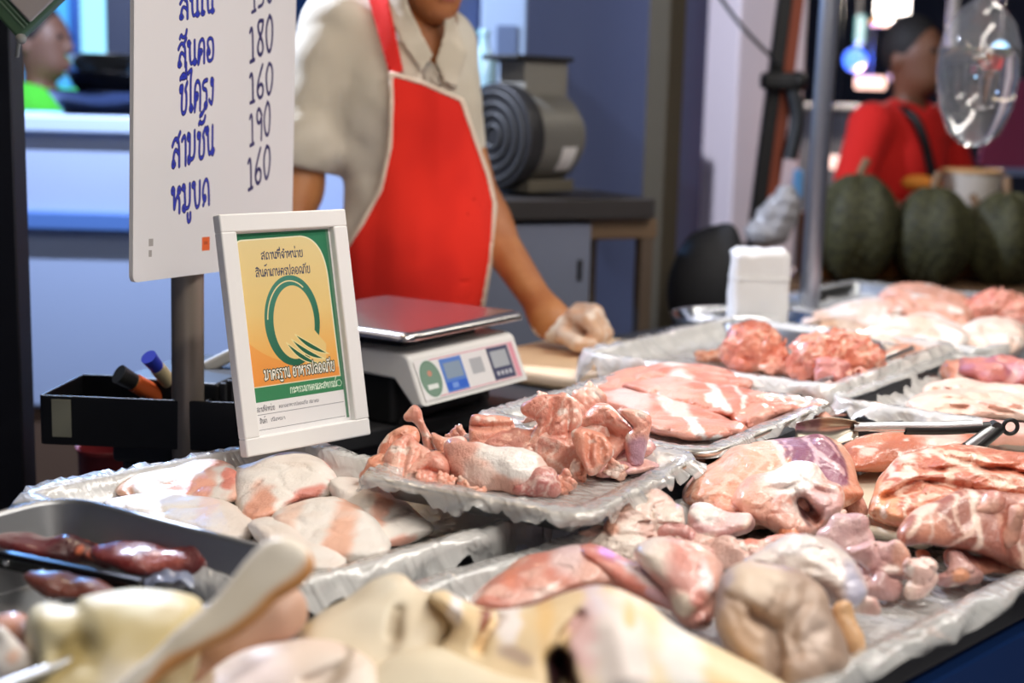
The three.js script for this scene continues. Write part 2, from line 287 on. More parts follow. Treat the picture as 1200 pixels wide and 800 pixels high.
// tray of trimmings, resting on the rims beside it
tray('metal tray holding the heap of salmon pink trimmings in the middle', 1.199, -1.11, .32, .285, .030, zt + .05, rad(14), { rimMat: std(0xb5a896, .35, .9) });
liner('crinkled clear plastic sheet under the salmon pink trimmings', 1.199, -1.11, .31, .275, .030, zt + .05, rad(14), 11, { hang: .02, amp: .004 });
// tray of fillets
tray('metal tray holding the long pale pink fillets', 1.575, -1.225, .41, .36, .034, zt + .045, rad(10), { rimMat: std(0xc9c2b8, .3, .9) });
liner('clear plastic sheet lining the tray of pale pink fillets', 1.575, -1.225, .392, .342, .032, zt + .045, rad(10), 17, { hang: .012, amp: .003 });
// tray of chopped meat, flat tray of slices and far tray
tray('metal tray holding the chopped red meat behind the fillets', 2.12, -1.44, .50, .42, .034, zt + .04, rad(9));
liner('white plastic sheet spread under the chopped red meat', 2.14, -1.42, .56, .46, .036, zt + .04, rad(9), 23, { hang: .05, mat: M.filmWhite, amp: .005 });
tray('metal tray of pale skin-on slabs at the far end of the table', 2.86, -1.55, .80, .60, .036, zt + .03, rad(8));
liner('white plastic sheet lining the far tray of pale slabs', 2.86, -1.55, .82, .62, .036, zt + .03, rad(8), 29, { hang: .05, mat: M.filmWhite });
tray('flat metal tray holding the pale pink slices right of the chopped meat', 2.16, -.98, .52, .36, .030, zt + .035, rad(8));
liner('white plastic sheet lining the tray of pale pink slices', 2.16, -.98, .54, .38, .032, zt + .035, rad(8), 31, { hang: .04, mat: M.filmWhite });
// front row: large tray of offcuts, tray of hams
tray('long low metal tray holding the offcuts along the front edge of the table', 1.37, -.795, 1.06, .40, .036, zt, rad(1), { flare: .02 });
liner('crumpled clear plastic sheet lining the long front tray of offcuts', 1.37, -.79, 1.06, .40, .036, zt, rad(1), 37, { hang: .018, amp: .004 });
tray('flat cream tray under the big marbled hams at the right', 1.68, -.865, .54, .27, .020, zt + .014, rad(3), { mat: std(0xeae2cc, .35), flare: .012 });
tray('low metal tray under the pale skins at the front left corner', .50, -.80, .40, .40, .03, zt, rad(0));

// ---------------------------------------------------------------- Thai lettering drawn as pen strokes (grid: body 0..10 down, marks above and below)
const o_ = (x, y, r = 1) => { const a = []; for (let k = 0; k <= 8; k++) a.push([x + r * Math.cos(k * .785), y + r * Math.sin(k * .785)]); return a; };
const KO = [[1.5, 10], [1.5, 4.2], [2.6, 3.1], [1.3, 2.2], [3, .5], [5, .5], [6.3, 2.2], [6.3, 10]];
const LO = [[[1, 2.5], [2.8, .5], [5, .7], [6.2, 2.6], [6.2, 10]], [[6, 6], [4, 4.2], [2.4, 5], [1.5, 7.6]], o_(2, 8.8)];
const RO = [[[4.6, .8], [2.5, .4], [1, 1.7], [1.6, 3.5], [3.6, 3.8], [4.3, 5], [4.3, 8.4]], o_(3.6, 8.9)];
const G = {
  ก: [7.6, KO], ถ: [7.6, KO, o_(2.4, 9)], ภ: [7.6, KO, o_(.8, 9, .9)],
  า: [4.8, [[.8, 1.7], [2.3, .4], [3.7, 1.7], [3.7, 10]]], น: [7.6, o_(1.3, 1.3), [[2.2, 1.5], [2.2, 10], [5.4, 8.6]], [[5.9, .3], [5.9, 9]], o_(6.2, 9)],
  ท: [7.8, o_(1.3, 1.3), [[2.2, 1.5], [2.2, 10], [3, 4], [4.7, .7], [6.4, 1.4], [6.4, 10]]], จ: [6.8, [[1.3, 3], [1.8, .9], [4, .3], [5.6, 2.5], [5.6, 7], [4.2, 10], [3.4, 9.6], [3.1, 6.4]], o_(2.3, 5.6)],
  ห: [8.4, o_(1.3, 1.3), [[2.2, 1.5], [2.2, 10], [3.2, 5.4], [5, 3.6], [6.5, 4.7], [6.5, 10]], o_(6.1, 1.6), [[5.6, 2.4], [4.5, 3.8]]],
  ย: [7.4, o_(2.2, 1.3), [[1.6, 2.2], [3, 4.3], [1.4, 5.6], [1.4, 8.6], [3, 10], [5, 10], [6.2, 8.6], [6.2, .3]]],
  ค: [7.4, [[1.4, 10], [1.4, 3], [3.2, .4], [5, .5], [6.3, 2.5], [6.3, 10]], [[1.4, 10], [2.9, 6.4]], o_(3.2, 5.4)], ต: [7.4, [[1.4, 10], [1.4, 3], [2.7, .4], [3.9, 1.7], [5.1, .4], [6.3, 2.5], [6.3, 10]], [[1.4, 10], [2.9, 6.4]], o_(3.2, 5.4)],
  ด: [7.4, [[2, 10], [3, 8.2], [1.4, 7], [1.4, 3], [3.2, .4], [5, .5], [6.3, 2.5], [6.3, 10]], o_(3, 7.4, .8)], เ: [3, [[1, .3], [1, 8.6]], o_(1.7, 9)], แ: [5.6, [[1, .3], [1, 8.6]], o_(1.7, 9), [[3.7, .3], [3.7, 8.6]], o_(4.4, 9)],
  ษ: [7.8, o_(1.3, 1.3), [[2.2, 1.5], [2.2, 10], [6.2, 10], [6.2, .3]], [[4, 5.8], [5, 4.8], [7.6, 4.6]]], ร: [5.4, ...RO], ฐ: [6, ...RO, [[1, 12], [2.2, 13.4], [3.3, 12], [4.6, 13.4], [5.3, 12]]],
  ป: [7.4, o_(1.3, 1.3), [[2.2, 1.5], [2.2, 10], [6.2, 10], [6.2, -3.4]]], บ: [7.4, o_(1.3, 1.3), [[2.2, 1.5], [2.2, 10], [6.2, 10], [6.2, .3]]], ล: [7.4, ...LO], ส: [7.8, ...LO, [[4.9, 1.4], [7, -1.2]]],
  อ: [7.2, [[2.4, 4.6], [1.4, 3], [2.4, .6], [5, .5], [6.2, 2.4], [6.2, 8.4], [5, 10], [2.6, 10], [1.4, 8.5], [1.4, 6.4]], o_(2.3, 6)], ม: [7.8, o_(1.3, 1.3), [[2.2, 1.5], [2.2, 8]], o_(1.6, 9), [[2.6, 9], [6.2, 10], [6.2, .3]]],
  ว: [5.4, [[1, 2], [2.6, .4], [4.4, 1.8], [4.4, 8.4]], o_(3.7, 8.9)], ง: [5.6, o_(3.4, 1.4), [[4.4, 1.4], [4.4, 10], [1, 7.4]]], ะ: [4.4, [[.8, 3], [2, 4], [3.6, 2.4]], o_(1.3, 2.4, .6), [[.8, 8], [2, 9], [3.6, 7.4]], o_(1.3, 7.4, .6)],
  ณ: [10.5, KO, o_(2.4, 9), [[6.3, 10], [9, 8.6]], [[9.4, .3], [9.4, 9]]], ช: [7.4, o_(1.6, 2, .8), [[2.3, 2], [3.2, 1], [2.6, 4], [2.2, 10], [6.2, 10], [6.2, 3.4], [5, 2.4], [7, .2]]], ซ: [7.4, o_(1.6, 2, .8), [[2.3, 2], [2.7, .8], [3.3, 1.8], [2.6, 4], [2.2, 10], [6.2, 10], [6.2, 3.4], [5, 2.4], [7, .2]]],
  โ: [4, [[.4, -3], [3.8, -4.4], [2, -1.5], [2, 8.6]], o_(2.7, 9)], ใ: [4, o_(1, -2.4, .8), [[.4, -3], [1.6, -4.8], [3, -3.4], [2, -.8], [2, 8.6]], o_(2.7, 9)],
  ' ': [4], 0: [6, [[3, 0], [1.2, 2], [.8, 6], [2, 9.6], [4, 9.2], [5.2, 5], [4.6, 1.2], [3, 0]]], 1: [4, [[.6, 2.4], [2.2, 0], [2.2, 10]], [[.8, 10], [3.4, 10]]], 5: [6, [[5, 0], [1.6, 0], [1.3, 4.2], [4, 3.8], [5, 6.4], [4, 9.4], [1, 9.6]]], 6: [6, [[4.4, 0], [2, 3.6], [1, 7.4], [2.4, 10], [4.6, 9], [4.8, 6.6], [3, 5.4], [1.3, 7]]], 8: [6, [[4.8, 1], [3, 0], [1.4, 1.4], [2, 3.6], [4.4, 6], [4.8, 8.4], [3, 10], [1.2, 8.4], [1.8, 6], [4.6, 3.2], [4.8, 1]]], 9: [6, [[4.8, 3], [3.4, .2], [1.4, 1.6], [1.6, 4.6], [3.6, 5], [4.8, 3], [4.4, 10]]],
};
const MARK = { 'ี': [[[-6, -1.5], [-4, -3.6], [-1.2, -1.6], [-6, -1.5]], [[-1.2, -1.6], [-1.2, -4]]], 'ิ': [[[-6, -1.5], [-4, -3.6], [-1.2, -1.6], [-6, -1.5]]], '่': [[[-1.6, -3.4], [-1.6, -6]]], '้': [[[-4.6, -4.6], [-3.4, -5.6], [-3.4, -4], [-.6, -6.4]]], 'ั': [[[-5.6, -1.6], [-4.6, -3], [-3.8, -1.5], [-1, -2], [-.4, -4]]], 'ู': [[[-3.6, 11.6], [-3.6, 14.4], [-1.2, 14.4], [-1.2, 11.4]]], 'ำ': [o_(-1.4, -2.2, .9)], '์': [[[-3.6, -2], [-2.4, -3.4], [-3, -4.6], [-1, -6]]] };
function pen(c, line) { c.beginPath(); c.moveTo(...line[0]); for (let i = 1; i < line.length - 1; i++) c.quadraticCurveTo(line[i][0], line[i][1], (line[i][0] + line[i + 1][0]) / 2, (line[i][1] + line[i + 1][1]) / 2); c.lineTo(...line[line.length - 1]); c.stroke(); }
function thaiWidth(s) { let w = 0; for (const ch of s) w += ch === 'ำ' ? G['า'][0] : G[ch]?.[0] ?? 0; return w; }
function thai(c, s, jit = 0, seed = 1) {                       // draws at 0,0 = left end of the body's top line, in grid units; caller scales
  let x = 0; const r = rng(seed);
  for (const ch of s) {
    const put = (list) => list.forEach((l) => pen(c, l.map(([a, b]) => [x + a + (r() - .5) * jit, b + (r() - .5) * jit])));
    if (ch === 'ำ') { put(MARK['ำ']); put(G['า'].slice(1)); x += G['า'][0]; }
    else if (MARK[ch]) put(MARK[ch]);
    else if (G[ch]) { put(G[ch].slice(1)); x += G[ch][0]; }
  }
}
function line(c, s, x, y, h, w, lw, style) { c.save(); c.translate(x, y); const k = w ? w / thaiWidth(s) : h / 10; c.scale(k, h / 10); c.lineWidth = lw * 10 / h; c.lineCap = c.lineJoin = 'round'; c.strokeStyle = style; thai(c, s); c.restore(); }

// ---------------------------------------------------------------- price board on its pole
{
  const az = YAW - rad(16), d = V3(Math.cos(az), 0, -Math.sin(az)), lean = rad(2.6), W = .475, H = .66;
  const A0 = F(151, 331, fwdOf(P(213, 545, .80)) - .09);
  const t = thing('price_board', 'white price board with handwritten blue Thai words and prices', 'sign', A0, az);
  const inner = new THREE.Group(); inner.rotation.z = -lean; inner.name = 'board'; t.add(inner); t.updateMatrixWorld(true);
  const inv = inner.matrixWorld.clone().invert(), nrm = V3(0, 0, 1).transformDirection(inner.matrixWorld);
  const onBoard = (px, py) => { const o = V3(0, CY, 0), r = ray(px, py), k = A0.clone().sub(o).dot(nrm) / r.dot(nrm); const q = o.addScaledVector(r, k).applyMatrix4(inv); return [q.x, q.y]; };
  const S = 1536 / H, tex = canvasTex(Math.round(W * S), 1536, (c) => {
    c.fillStyle = '#e4e3e5'; c.fillRect(0, 0, 2000, 1600);
    const X = (p) => { const q = onBoard(...p); return [q[0] * S, (H - q[1]) * S]; };
    const write = (s, tl, tr, bl, col, lw, seed) => { const a = X(tl), b = X(tr), e = X(bl), w = thaiWidth(s); c.save(); c.transform((b[0] - a[0]) / w, (b[1] - a[1]) / w, (e[0] - a[0]) / 10, (e[1] - a[1]) / 10, a[0], a[1]); c.lineCap = c.lineJoin = 'round'; c.strokeStyle = col; c.lineWidth = lw; thai(c, s, .5, seed); c.restore(); };
    const word = (s, ...q) => { write(s, ...q, '#1c1c60', 1.7, 5); write(s, ...q, '#2236b8', .9, 5); };
    word('สันใน', [205, -2], [247, -10], [205, 24]); word('สันคอ', [203, 50], [247, 42], [203, 80]); word('ซี่โครง', [205, 98], [247, 90], [205, 134]); word('สามชั้น', [196, 162], [247, 146], [196, 198]); word('หมูบด', [196, 220], [242, 208], [196, 252]);
    const num = (s, ...q) => { write(s, ...q, '#23205e', 1.1, 9); };
    num('150', [290, -26], [317, -36], [290, 14]); num('180', [288, 26], [317, 16], [288, 72]); num('160', [288, 80], [317, 72], [288, 120]); num('190', [288, 128], [314, 118], [288, 170]); num('160', [286, 180], [314, 168], [286, 222]);
    const q = X([237, 286]); c.fillStyle = '#e8672a'; c.fillRect(q[0] - 26, q[1] - 24, 52, 44); c.fillStyle = '#c24d1c'; c.fillRect(q[0] - 14, q[1] - 10, 26, 10);
    const b = X([173, 288]); c.fillStyle = '#a5a19f'; c.fillRect(b[0] - 16, b[1] - 22, 26, 22); c.fillRect(b[0] - 16, b[1] + 12, 18, 20);
  });
  const sh = new THREE.Shape(), r = .012; sh.moveTo(r, 0); sh.lineTo(W - r, 0); sh.quadraticCurveTo(W, 0, W, r); sh.lineTo(W, H - r); sh.quadraticCurveTo(W, H, W - r, H); sh.lineTo(r, H); sh.quadraticCurveTo(0, H, 0, H - r); sh.lineTo(0, r); sh.quadraticCurveTo(0, 0, r, 0);
  const face = new THREE.ShapeGeometry(sh, 6); const uv = face.attributes.uv.array, ps = face.attributes.position.array; for (let i = 0; i < uv.length / 2; i++) { uv[i * 2] = ps[i * 3] / W; uv[i * 2 + 1] = ps[i * 3 + 1] / H; }
  part('printed_face', at(face, 0, 0, .0056), new THREE.MeshStandardMaterial({ map: tex, roughness: .5 }), inner);
  part('backing', at(new THREE.ExtrudeGeometry(sh, { depth: .005, bevelEnabled: false }), 0, 0, 0), std(0xdedbda, .5), inner);
  const q = F(213, 420, fwdOf(P(213, 545, .80)) + .10);
  const p = thing('sign_pole', 'brushed metal pole holding up the price board', 'pole', V3(q.x, 0, q.z));
  part('shaft', rod(V3(.0, .02, 0), V3(.018, 1.9, .004), .0228, .0228, 32), std(0x94887b, .4, .35), p);
  part('base_plate', lathe([[0, 0], [.14, 0], [.14, .01], [.05, .02], [.03, .04], [0, .04]]), M.darkGrey, p);
}
// ---------------------------------------------------------------- framed certificate
{
  const B = P(290, 536, .858), lean = rad(11), W = .197, H = .302;
  const t = thing('picture_frame', 'white framed certificate with a large green Q mark leaning among the trays', 'picture frame', B, rad(-1));
  const g = new THREE.Group(); g.name = 'frame'; g.rotation.x = -lean; t.add(g);
  const bw = .023, dep = .016;
  const rail = (w, h, x, y) => box(w, h, dep, .0025, x, y, -dep / 2);
  part('rail', rail(W, bw, W / 2, bw / 2), M.white, g); part('rail', rail(W, bw, W / 2, H - bw / 2), M.white, g);
  part('rail', rail(bw, H - 2 * bw + .002, bw / 2, H / 2), M.white, g); part('rail', rail(bw, H - 2 * bw + .002, W - bw / 2, H / 2), M.white, g);
  const iw = W - 2 * bw + .002, ih = H - 2 * bw + .002, PW = 768, PH = Math.round(768 * ih / iw);
  const tex = canvasTex(PW, PH, (c) => {
    c.fillStyle = '#f2f1f1'; c.fillRect(0, 0, PW, PH);
    const gh = PH * .835; c.fillStyle = '#2f7d58'; c.fillRect(0, 14, PW, gh - 14); c.fillStyle = '#f2f1f1'; c.fillRect(PW - 26, 0, 26, PH); c.fillStyle = '#5f8a70'; c.fillRect(PW - 40, 14, 22, PH - 40);
    let gr = c.createLinearGradient(0, 60, 0, gh); gr.addColorStop(0, '#ead59a'); gr.addColorStop(.45, '#eecf86'); gr.addColorStop(.75, '#f4b65e'); gr.addColorStop(1, '#f39a43');
    const panel = () => { c.beginPath(); c.moveTo(18, gh - 96); c.lineTo(18, 100); c.quadraticCurveTo(18, 56, 70, 56); c.lineTo(PW - 250, 50); c.quadraticCurveTo(PW - 70, 70, PW - 62, 330); c.lineTo(PW - 54, gh - 96); c.closePath(); };
    panel(); c.fillStyle = gr; c.fill(); c.lineWidth = 9; c.strokeStyle = '#f4efcf'; c.stroke();
    c.fillStyle = '#3c8a5c'; c.fillRect(10, gh - 92, PW - 62, 92);
    c.save(); panel(); c.clip(); c.fillStyle = 'rgba(240,140,60,.45)'; c.beginPath(); c.moveTo(0, gh * .62); c.quadraticCurveTo(PW * .25, gh * .83, PW, gh * .86); c.lineTo(PW, gh); c.lineTo(0, gh); c.fill(); c.restore();
    line(c, 'สถานที่จำหน่าย', 196, 140, 44, 330, 7, '#4b4a5e'); line(c, 'สินค้าเกษตรปลอดภัย', 140, 246, 46, 430, 7, '#4b4a5e');
    // the mark: a leaning ring, a crescent inside it and rice-leaf strokes for its tail
    c.save(); c.translate(384, gh * .545); c.rotate(.06); c.scale(1.02, 1);
    const el = (x, y, a, b, col) => { c.beginPath(); c.ellipse(x, y, a, b, 0, 0, 7); c.fillStyle = col; c.fill(); };
    let g2 = c.createLinearGradient(-200, -260, 100, 260); g2.addColorStop(0, '#4d8f7c'); g2.addColorStop(1, '#1f6347');
    el(0, 0, 212, 292, g2); el(12, 12, 158, 238, '#eecf8a');
    c.lineWidth = 9; c.strokeStyle = '#f0dfa8'; c.beginPath(); c.ellipse(-4, 6, 184, 262, 0, 3.2, 5.3); c.stroke();
    c.fillStyle = '#eecf86'; c.beginPath(); c.moveTo(-40, 130); c.lineTo(240, 330); c.lineTo(250, 160); c.lineTo(140, 40); c.fill();
    const leaf = (x0, y0, x1, y1, x2, y2, w) => { c.beginPath(); c.moveTo(x0, y0); c.quadraticCurveTo(x1, y1 - w, x2, y2); c.quadraticCurveTo(x1 - w * .4, y1 + w, x0, y0); c.fillStyle = '#1f6347'; c.fill(); c.lineWidth = 7; c.strokeStyle = '#f3e2a4'; c.stroke(); };
    leaf(10, 90, 120, 180, 262, 226, 34); leaf(-20, 120, 90, 226, 228, 258, 34); leaf(-60, 140, 40, 250, 182, 290, 34);
    c.restore();
    line(c, 'มาตรฐาน อาหารปลอดภัย', 118, gh - 196, 62, 560, 22, '#3a4a38'); line(c, 'มาตรฐาน อาหารปลอดภัย', 118, gh - 196, 62, 560, 9, '#fbf6e8');
    line(c, 'กระทรวงเกษตรและสหกรณ์', 300, gh - 66, 38, 380, 7, '#dfeeda'); c.lineWidth = 4; c.strokeStyle = '#dfeeda'; c.beginPath(); c.arc(PW - 70, gh - 48, 20, 0, 7); c.stroke();
    line(c, 'สถานที่จำหน่าย', 30, gh + 34, 26, 140, 4, '#55555c'); line(c, 'ตลาดอาหารปลอดภัย สมาคม', 200, gh + 36, 18, 320, 3, '#8a8a90'); c.fillStyle = '#6c6c74'; c.fillRect(20, gh + 78, PW - 70, 3);
    line(c, 'สินค้า', 44, gh + 108, 26, 56, 4, '#55555c'); line(c, 'เนื้อหมา'.replace('้', '').replace('ื', 'ี'), 130, gh + 112, 18, 110, 3, '#8a8a90'); c.fillRect(20, PH - 40, PW - 70, 3);
  });
  const paper = new THREE.PlaneGeometry(iw, ih); part('certificate', at(paper, W / 2, H / 2, -.010), new THREE.MeshStandardMaterial({ map: tex, roughness: .45 }), g);
  part('backboard', box(W - .01, H - .01, .004, .001, W / 2, H / 2, -dep + .002), M.darkGrey, g);
  part('glass_pane', at(new THREE.PlaneGeometry(iw, ih), W / 2, H / 2, -.006), phy({ color: 0xffffff, roughness: .05, transmission: 1, thickness: 0, ior: 1.3 }), g);
  part('easel_strut', rod(V3(W / 2, H * .7, -dep), V3(W / 2, .03, -.10), .005), M.darkGrey, g);
}
// ---------------------------------------------------------------- electronic scale
{
  const b = P(496, 472, .845), a = rad(10);
  const t = thing('weighing_scale', 'white electronic weighing scale with a square steel pan and coloured display panel', 'scale', V3(b.x, TY, b.z), a);
  const Y0 = b.y - TY;
  // local: x along the display face, z towards the buyer (front bottom edge at z = 0)
  const W = .272, sh = new THREE.Shape(); sh.moveTo(.0, 0); sh.lineTo(-.028, .062); sh.quadraticCurveTo(-.032, .068, -.044, .068); sh.lineTo(-.27, .066); sh.lineTo(-.27, .042); sh.lineTo(-.05, .036); sh.lineTo(-.012, -.004); sh.lineTo(0, 0);
  const ex = new THREE.ExtrudeGeometry(sh, { depth: W, bevelEnabled: true, bevelThickness: .008, bevelSize: .006, bevelSegments: 4, curveSegments: 8 }); ex.rotateY(-Math.PI / 2); ex.translate(W, 0, 0);
  part('housing', at(ex, 0, Y0, 0), M.whitePlastic, t);
  part('underbody', box(W * .98, .06 + Y0, .19, .012, W / 2, (.05 + Y0) / 2, -.155), M.black, t);
  for (const x of [.03, W - .03]) for (const z of [-.07, -.24]) part('foot', at(new THREE.CylinderGeometry(.014, .016, .012, 16), x, .006, z), M.black, t);
  part('pan_support', box(.2, .03, .18, .008, W / 2, Y0 + .078, -.16), M.black, t);
  const pan = part('weighing_pan', loft(.325, .30, .018, [[-.012, 0], [0, -.004], [.002, -.013], [0, -.014], [-.004, -.004], [-.016, -.003]]), M.pan, t); pan.position.set(W / 2 + .0, Y0 + .108, -.165); pan.rotation.y = rad(1);
  const tex = canvasTex(1024, 300, (c) => {
    c.fillStyle = '#ece9e8'; c.fillRect(0, 0, 1024, 300); c.strokeStyle = '#d8889a'; c.lineWidth = 7; c.strokeRect(130, 14, 880, 272); c.fillStyle = '#e4a0ae'; c.fillRect(960, 20, 50, 262);
    c.fillStyle = '#5f86cf'; c.fillRect(230, 26, 220, 254); c.fillStyle = '#8ea0b4'; c.fillRect(260, 60, 170, 120); c.fillStyle = '#3c6ad0'; c.fillRect(240, 205, 200, 60); c.fillStyle = '#7da0e6'; c.fillRect(290, 215, 60, 40);
    c.fillStyle = '#e8e6e6'; c.fillRect(470, 26, 230, 254); c.fillStyle = '#b4b6ba'; c.fillRect(520, 70, 130, 120);
    c.fillStyle = '#4a4d68'; c.fillRect(720, 22, 232, 256); c.fillStyle = '#aeb4ba'; c.fillRect(748, 52, 176, 132); c.fillStyle = '#c6c9d2'; for (let k = 0; k < 4; k++) c.fillRect(760 + k * 44, 212, 28, 34);
    c.fillStyle = '#7d9a88'; c.beginPath(); c.ellipse(110, 150, 100, 140, 0, 0, 7); c.fill(); c.lineWidth = 10; c.strokeStyle = '#d9e2dc'; c.stroke(); c.lineWidth = 5; c.strokeStyle = '#5c7a68'; c.beginPath(); c.ellipse(110, 150, 92, 130, 0, 0, 7); c.stroke(); c.fillStyle = '#e9efea'; c.fillRect(60, 190, 100, 36); c.fillStyle = '#c9927e'; c.beginPath(); c.arc(112, 110, 22, 0, 7); c.fill();
  });
  const f = new THREE.PlaneGeometry(W * .98, .064); const m = part('display_panel', f, new THREE.MeshStandardMaterial({ map: tex, roughness: .35 }), t, 'pink edged display panel with three windows');
  m.position.set(W / 2 - .004, Y0 + .0325, -.0066); m.rotation.x = -Math.atan2(.028, .062);
}
// ---------------------------------------------------------------- cutting board, bowl, spoon, roll of bags
{
  const c = P(690, 428, .822); solo('cutting_board', 'pale wooden cutting board under the gloved fist', 'board', box(.42, .03, .30, .012), std(0xe6c9a4, .6, 0, { bumpMap: fineBump, bumpScale: .001 }), V3(c.x + .05, TY + .015, c.z - .06), rad(9));
  const b = P(872, 396, .82), t = thing('metal_bowl', 'wide shallow steel bowl beside the roll of plastic bags', 'bowl', V3(b.x, TY, b.z), 0);
  part('bowl_shell', lathe([[0, 0], [.06, 0], [.10, .012], [.135, .04], [.15, .062], [.156, .064], [.157, .061], [.152, .058], [.138, .036], [.102, .008], [.06, -.003], [0, -.003]].map(([r, y]) => [r, y + .004])), M.chrome, t);
  const r = F(886, 395, fwdOf(b) - .05);
  const bags = thing('plastic_bag_roll', 'tall white stack of folded plastic bags standing by the steel bowl', 'plastic bags', V3(r.x, TY + .03, r.z), VTURN);
  const lay = rng(5); part('bag_bundle', loft(.118, .08, .02, [...Array(22)].map((_, k) => [k === 0 ? -.006 : k === 21 ? -.012 : 0, k * .0088]), ([x, y, z], u) => [x + .004 * noise(y * 26, u * 9, 1), y + (y > .15 ? .006 * noise(x * 40, z * 40, 3) : 0), z + .004 * noise(y * 20, 5, u * 9)]), phy({ color: 0xf1f0ee, roughness: .4, transmission: .15, thickness: 0 }), bags);
  for (let k = 1; k < 4; k += 2) part('bag_fold', loft(.121, .083, .02, [[0, 0], [.001, .003], [0, .006]].map(([o, y]) => [o - .001, y + .012 + k * .036 + lay() * .008]), null, false), phy({ color: 0xfafaf8, roughness: .35, transmission: .3, thickness: 0 }), bags);
  const s = F(938, 385, fwdOf(b) - .12), sp = thing('serving_spoon', 'steel serving spoon lying by the chopped meat', 'spoon', s, VTURN + .25);
  part('spoon_bowl', paint(nets(field([{ c: V3(0, 0, 0), r: [.045, .010, .03] }], .01), [-.055, -.02, -.04], [.055, .02, .04], .003)), M.chrome, sp); part('handle', tube([V3(-.035, .004, 0), V3(-.09, .02, -.01), V3(-.14, .02, -.02)], .005), M.chrome, sp);
}
// ---------------------------------------------------------------- black organiser with markers, left of the pole
{
  const a = P(50, 520, .80), t = thing('organiser_tray', 'black open plastic box holding markers left of the sign pole', 'box', V3(a.x, .80, a.z), VTURN - rad(4));
  const W = .33, D = .16, H = .072, w = .005;
  part('front_wall', box(W, H, w, .002, W / 2, H / 2, 0), M.black, t); part('back_wall', box(W, H, w, .002, W / 2, H / 2, -D), M.black, t); part('floor_panel', box(W, w, D, .002, W / 2, w / 2, -D / 2), M.black, t);
  for (const x of [0, W]) part('side_wall', box(w, H, D, .002, x, H / 2, -D / 2), M.black, t);
  for (const x of [.12, .22]) part('divider', box(w, H * .8, D, .002, x, H * .4, -D / 2), M.black, t);
  part('sticker', box(.028, .055, .001, .0004, .03, H * .55, .0032), std(0x8b8a78, .6), t, 'greyish paper sticker');
  const s = thing('stool', 'dark stool supporting the black box of markers', 'stool', V3(a.x, 0, a.z), VTURN - rad(4)); part('seat', box(.22, .03, .12, .008, .2, .784, -.09), M.darkGrey, s); for (const x of [.11, .29]) for (const z of [-.13, -.05]) part('leg', rod(V3(x, 0, z), V3(x, .77, z), .01), M.darkGrey, s);
  const R = F(127, 522, 2.35); solo('red_bin', 'tall dark red plastic bin below the black box', 'bin', lathe([[0, 0], [.038, 0], [.05, R.y - .01], [.054, R.y], [.046, R.y - .005], [.035, .01], [0, .01]]), std(0x7a2326, .5), V3(R.x, 0, R.z));
  const f0 = fwdOf(a) + .06;
  const mk = (px0, py0, px1, py1, bodyCol, capCol, label, rr) => { const p0 = F(px0, py0, f0), p1 = F(px1, py1, f0 + .04), m = thing('marker_pen', label, 'marker', p0), d = p1.clone().sub(p0), L = d.length(); const q = new THREE.Quaternion().setFromUnitVectors(V3(0, 1, 0), d.normalize()); const put = (n, geo, mat) => { geo.applyQuaternion(q); part(n, geo, mat, m); }; put('cap', at(new THREE.CylinderGeometry(rr * .9, rr * 1.05, L * .38, 20), 0, L * .19, 0), std(capCol, .4)); put('collar', at(new THREE.CylinderGeometry(rr * .75, rr * .75, L * .06, 20), 0, L * .4, 0), std(0xb9a66a, .5)); put('barrel', at(new THREE.CylinderGeometry(rr, rr, L * .62, 20), 0, L * .72, 0), std(bodyCol, .4)); };
  mk(139, 438, 184, 463, 0xe0662c, 0x23231f, 'orange marker pen with a black cap in the black box', .014); mk(174, 418, 200, 450, 0xbfae86, 0x2c3bb0, 'beige marker pen with a blue cap in the black box', .0115);
  // black ribbed crate between pole and frame
  const c = F(272, 512, 2.16), k = thing('ribbed_crate', 'black ribbed plastic crate behind the certificate frame', 'crate', V3(c.x, TY - .02, c.z), rad(30));
  part('crate_body', box(.22, .10, .16, .006, .02, .05, -.06), M.black, k); for (let i = 0; i < 9; i++) part('rib', box(.008, .10, .01, .002, -.08 + i * .024, .05, .024), M.darkGrey, k);
  const n = F(262, 420, 2.2); const hh = thing('knife', 'grey handled knife lying on the black crate', 'knife', n, VTURN + .3); part('handle', box(.07, .02, .016, .006, 0, 0, 0), std(0xa8a6a0, .5), hh); part('blade', box(.1, .024, .002, .001, -.0 + .08, -.004, 0), M.chrome, hh); hh.rotation.z = .45;
}
// ---------------------------------------------------------------- people
// A person is laid out in a frame turned towards the viewer: loc(px, py, dz) is a point dz metres behind (+) or before (-) the anchor's plane.
function frameAt(anchor) {
  const f0 = fwdOf(anchor), s = f0 / FPX;
  return { f0, s, anchor, loc: (px, py, dz = 0) => { const d = F(px, py, f0 + dz).sub(anchor); return V3(d.dot(HR), d.y, -d.dot(HF)); },
    px: (x, y, z) => toPx(anchor.clone().addScaledVector(HR, x).addScaledVector(HF, -z).add(V3(0, y, 0))) };
}
const turnM = (rx, ry, rz) => { const m = new THREE.Matrix4().makeRotationFromEuler(new THREE.Euler(rx, ry, rz)).invert().elements; return [m[0], m[4], m[8], m[1], m[5], m[9], m[2], m[6], m[10]]; };
const cap = (a, b, ra, rb, k) => ({ a, b, ra, rb, k });
const ell = (c, rx, ry, rz, t, k) => ({ c, r: [rx, ry, rz], m: t ? turnM(...t) : null, k });
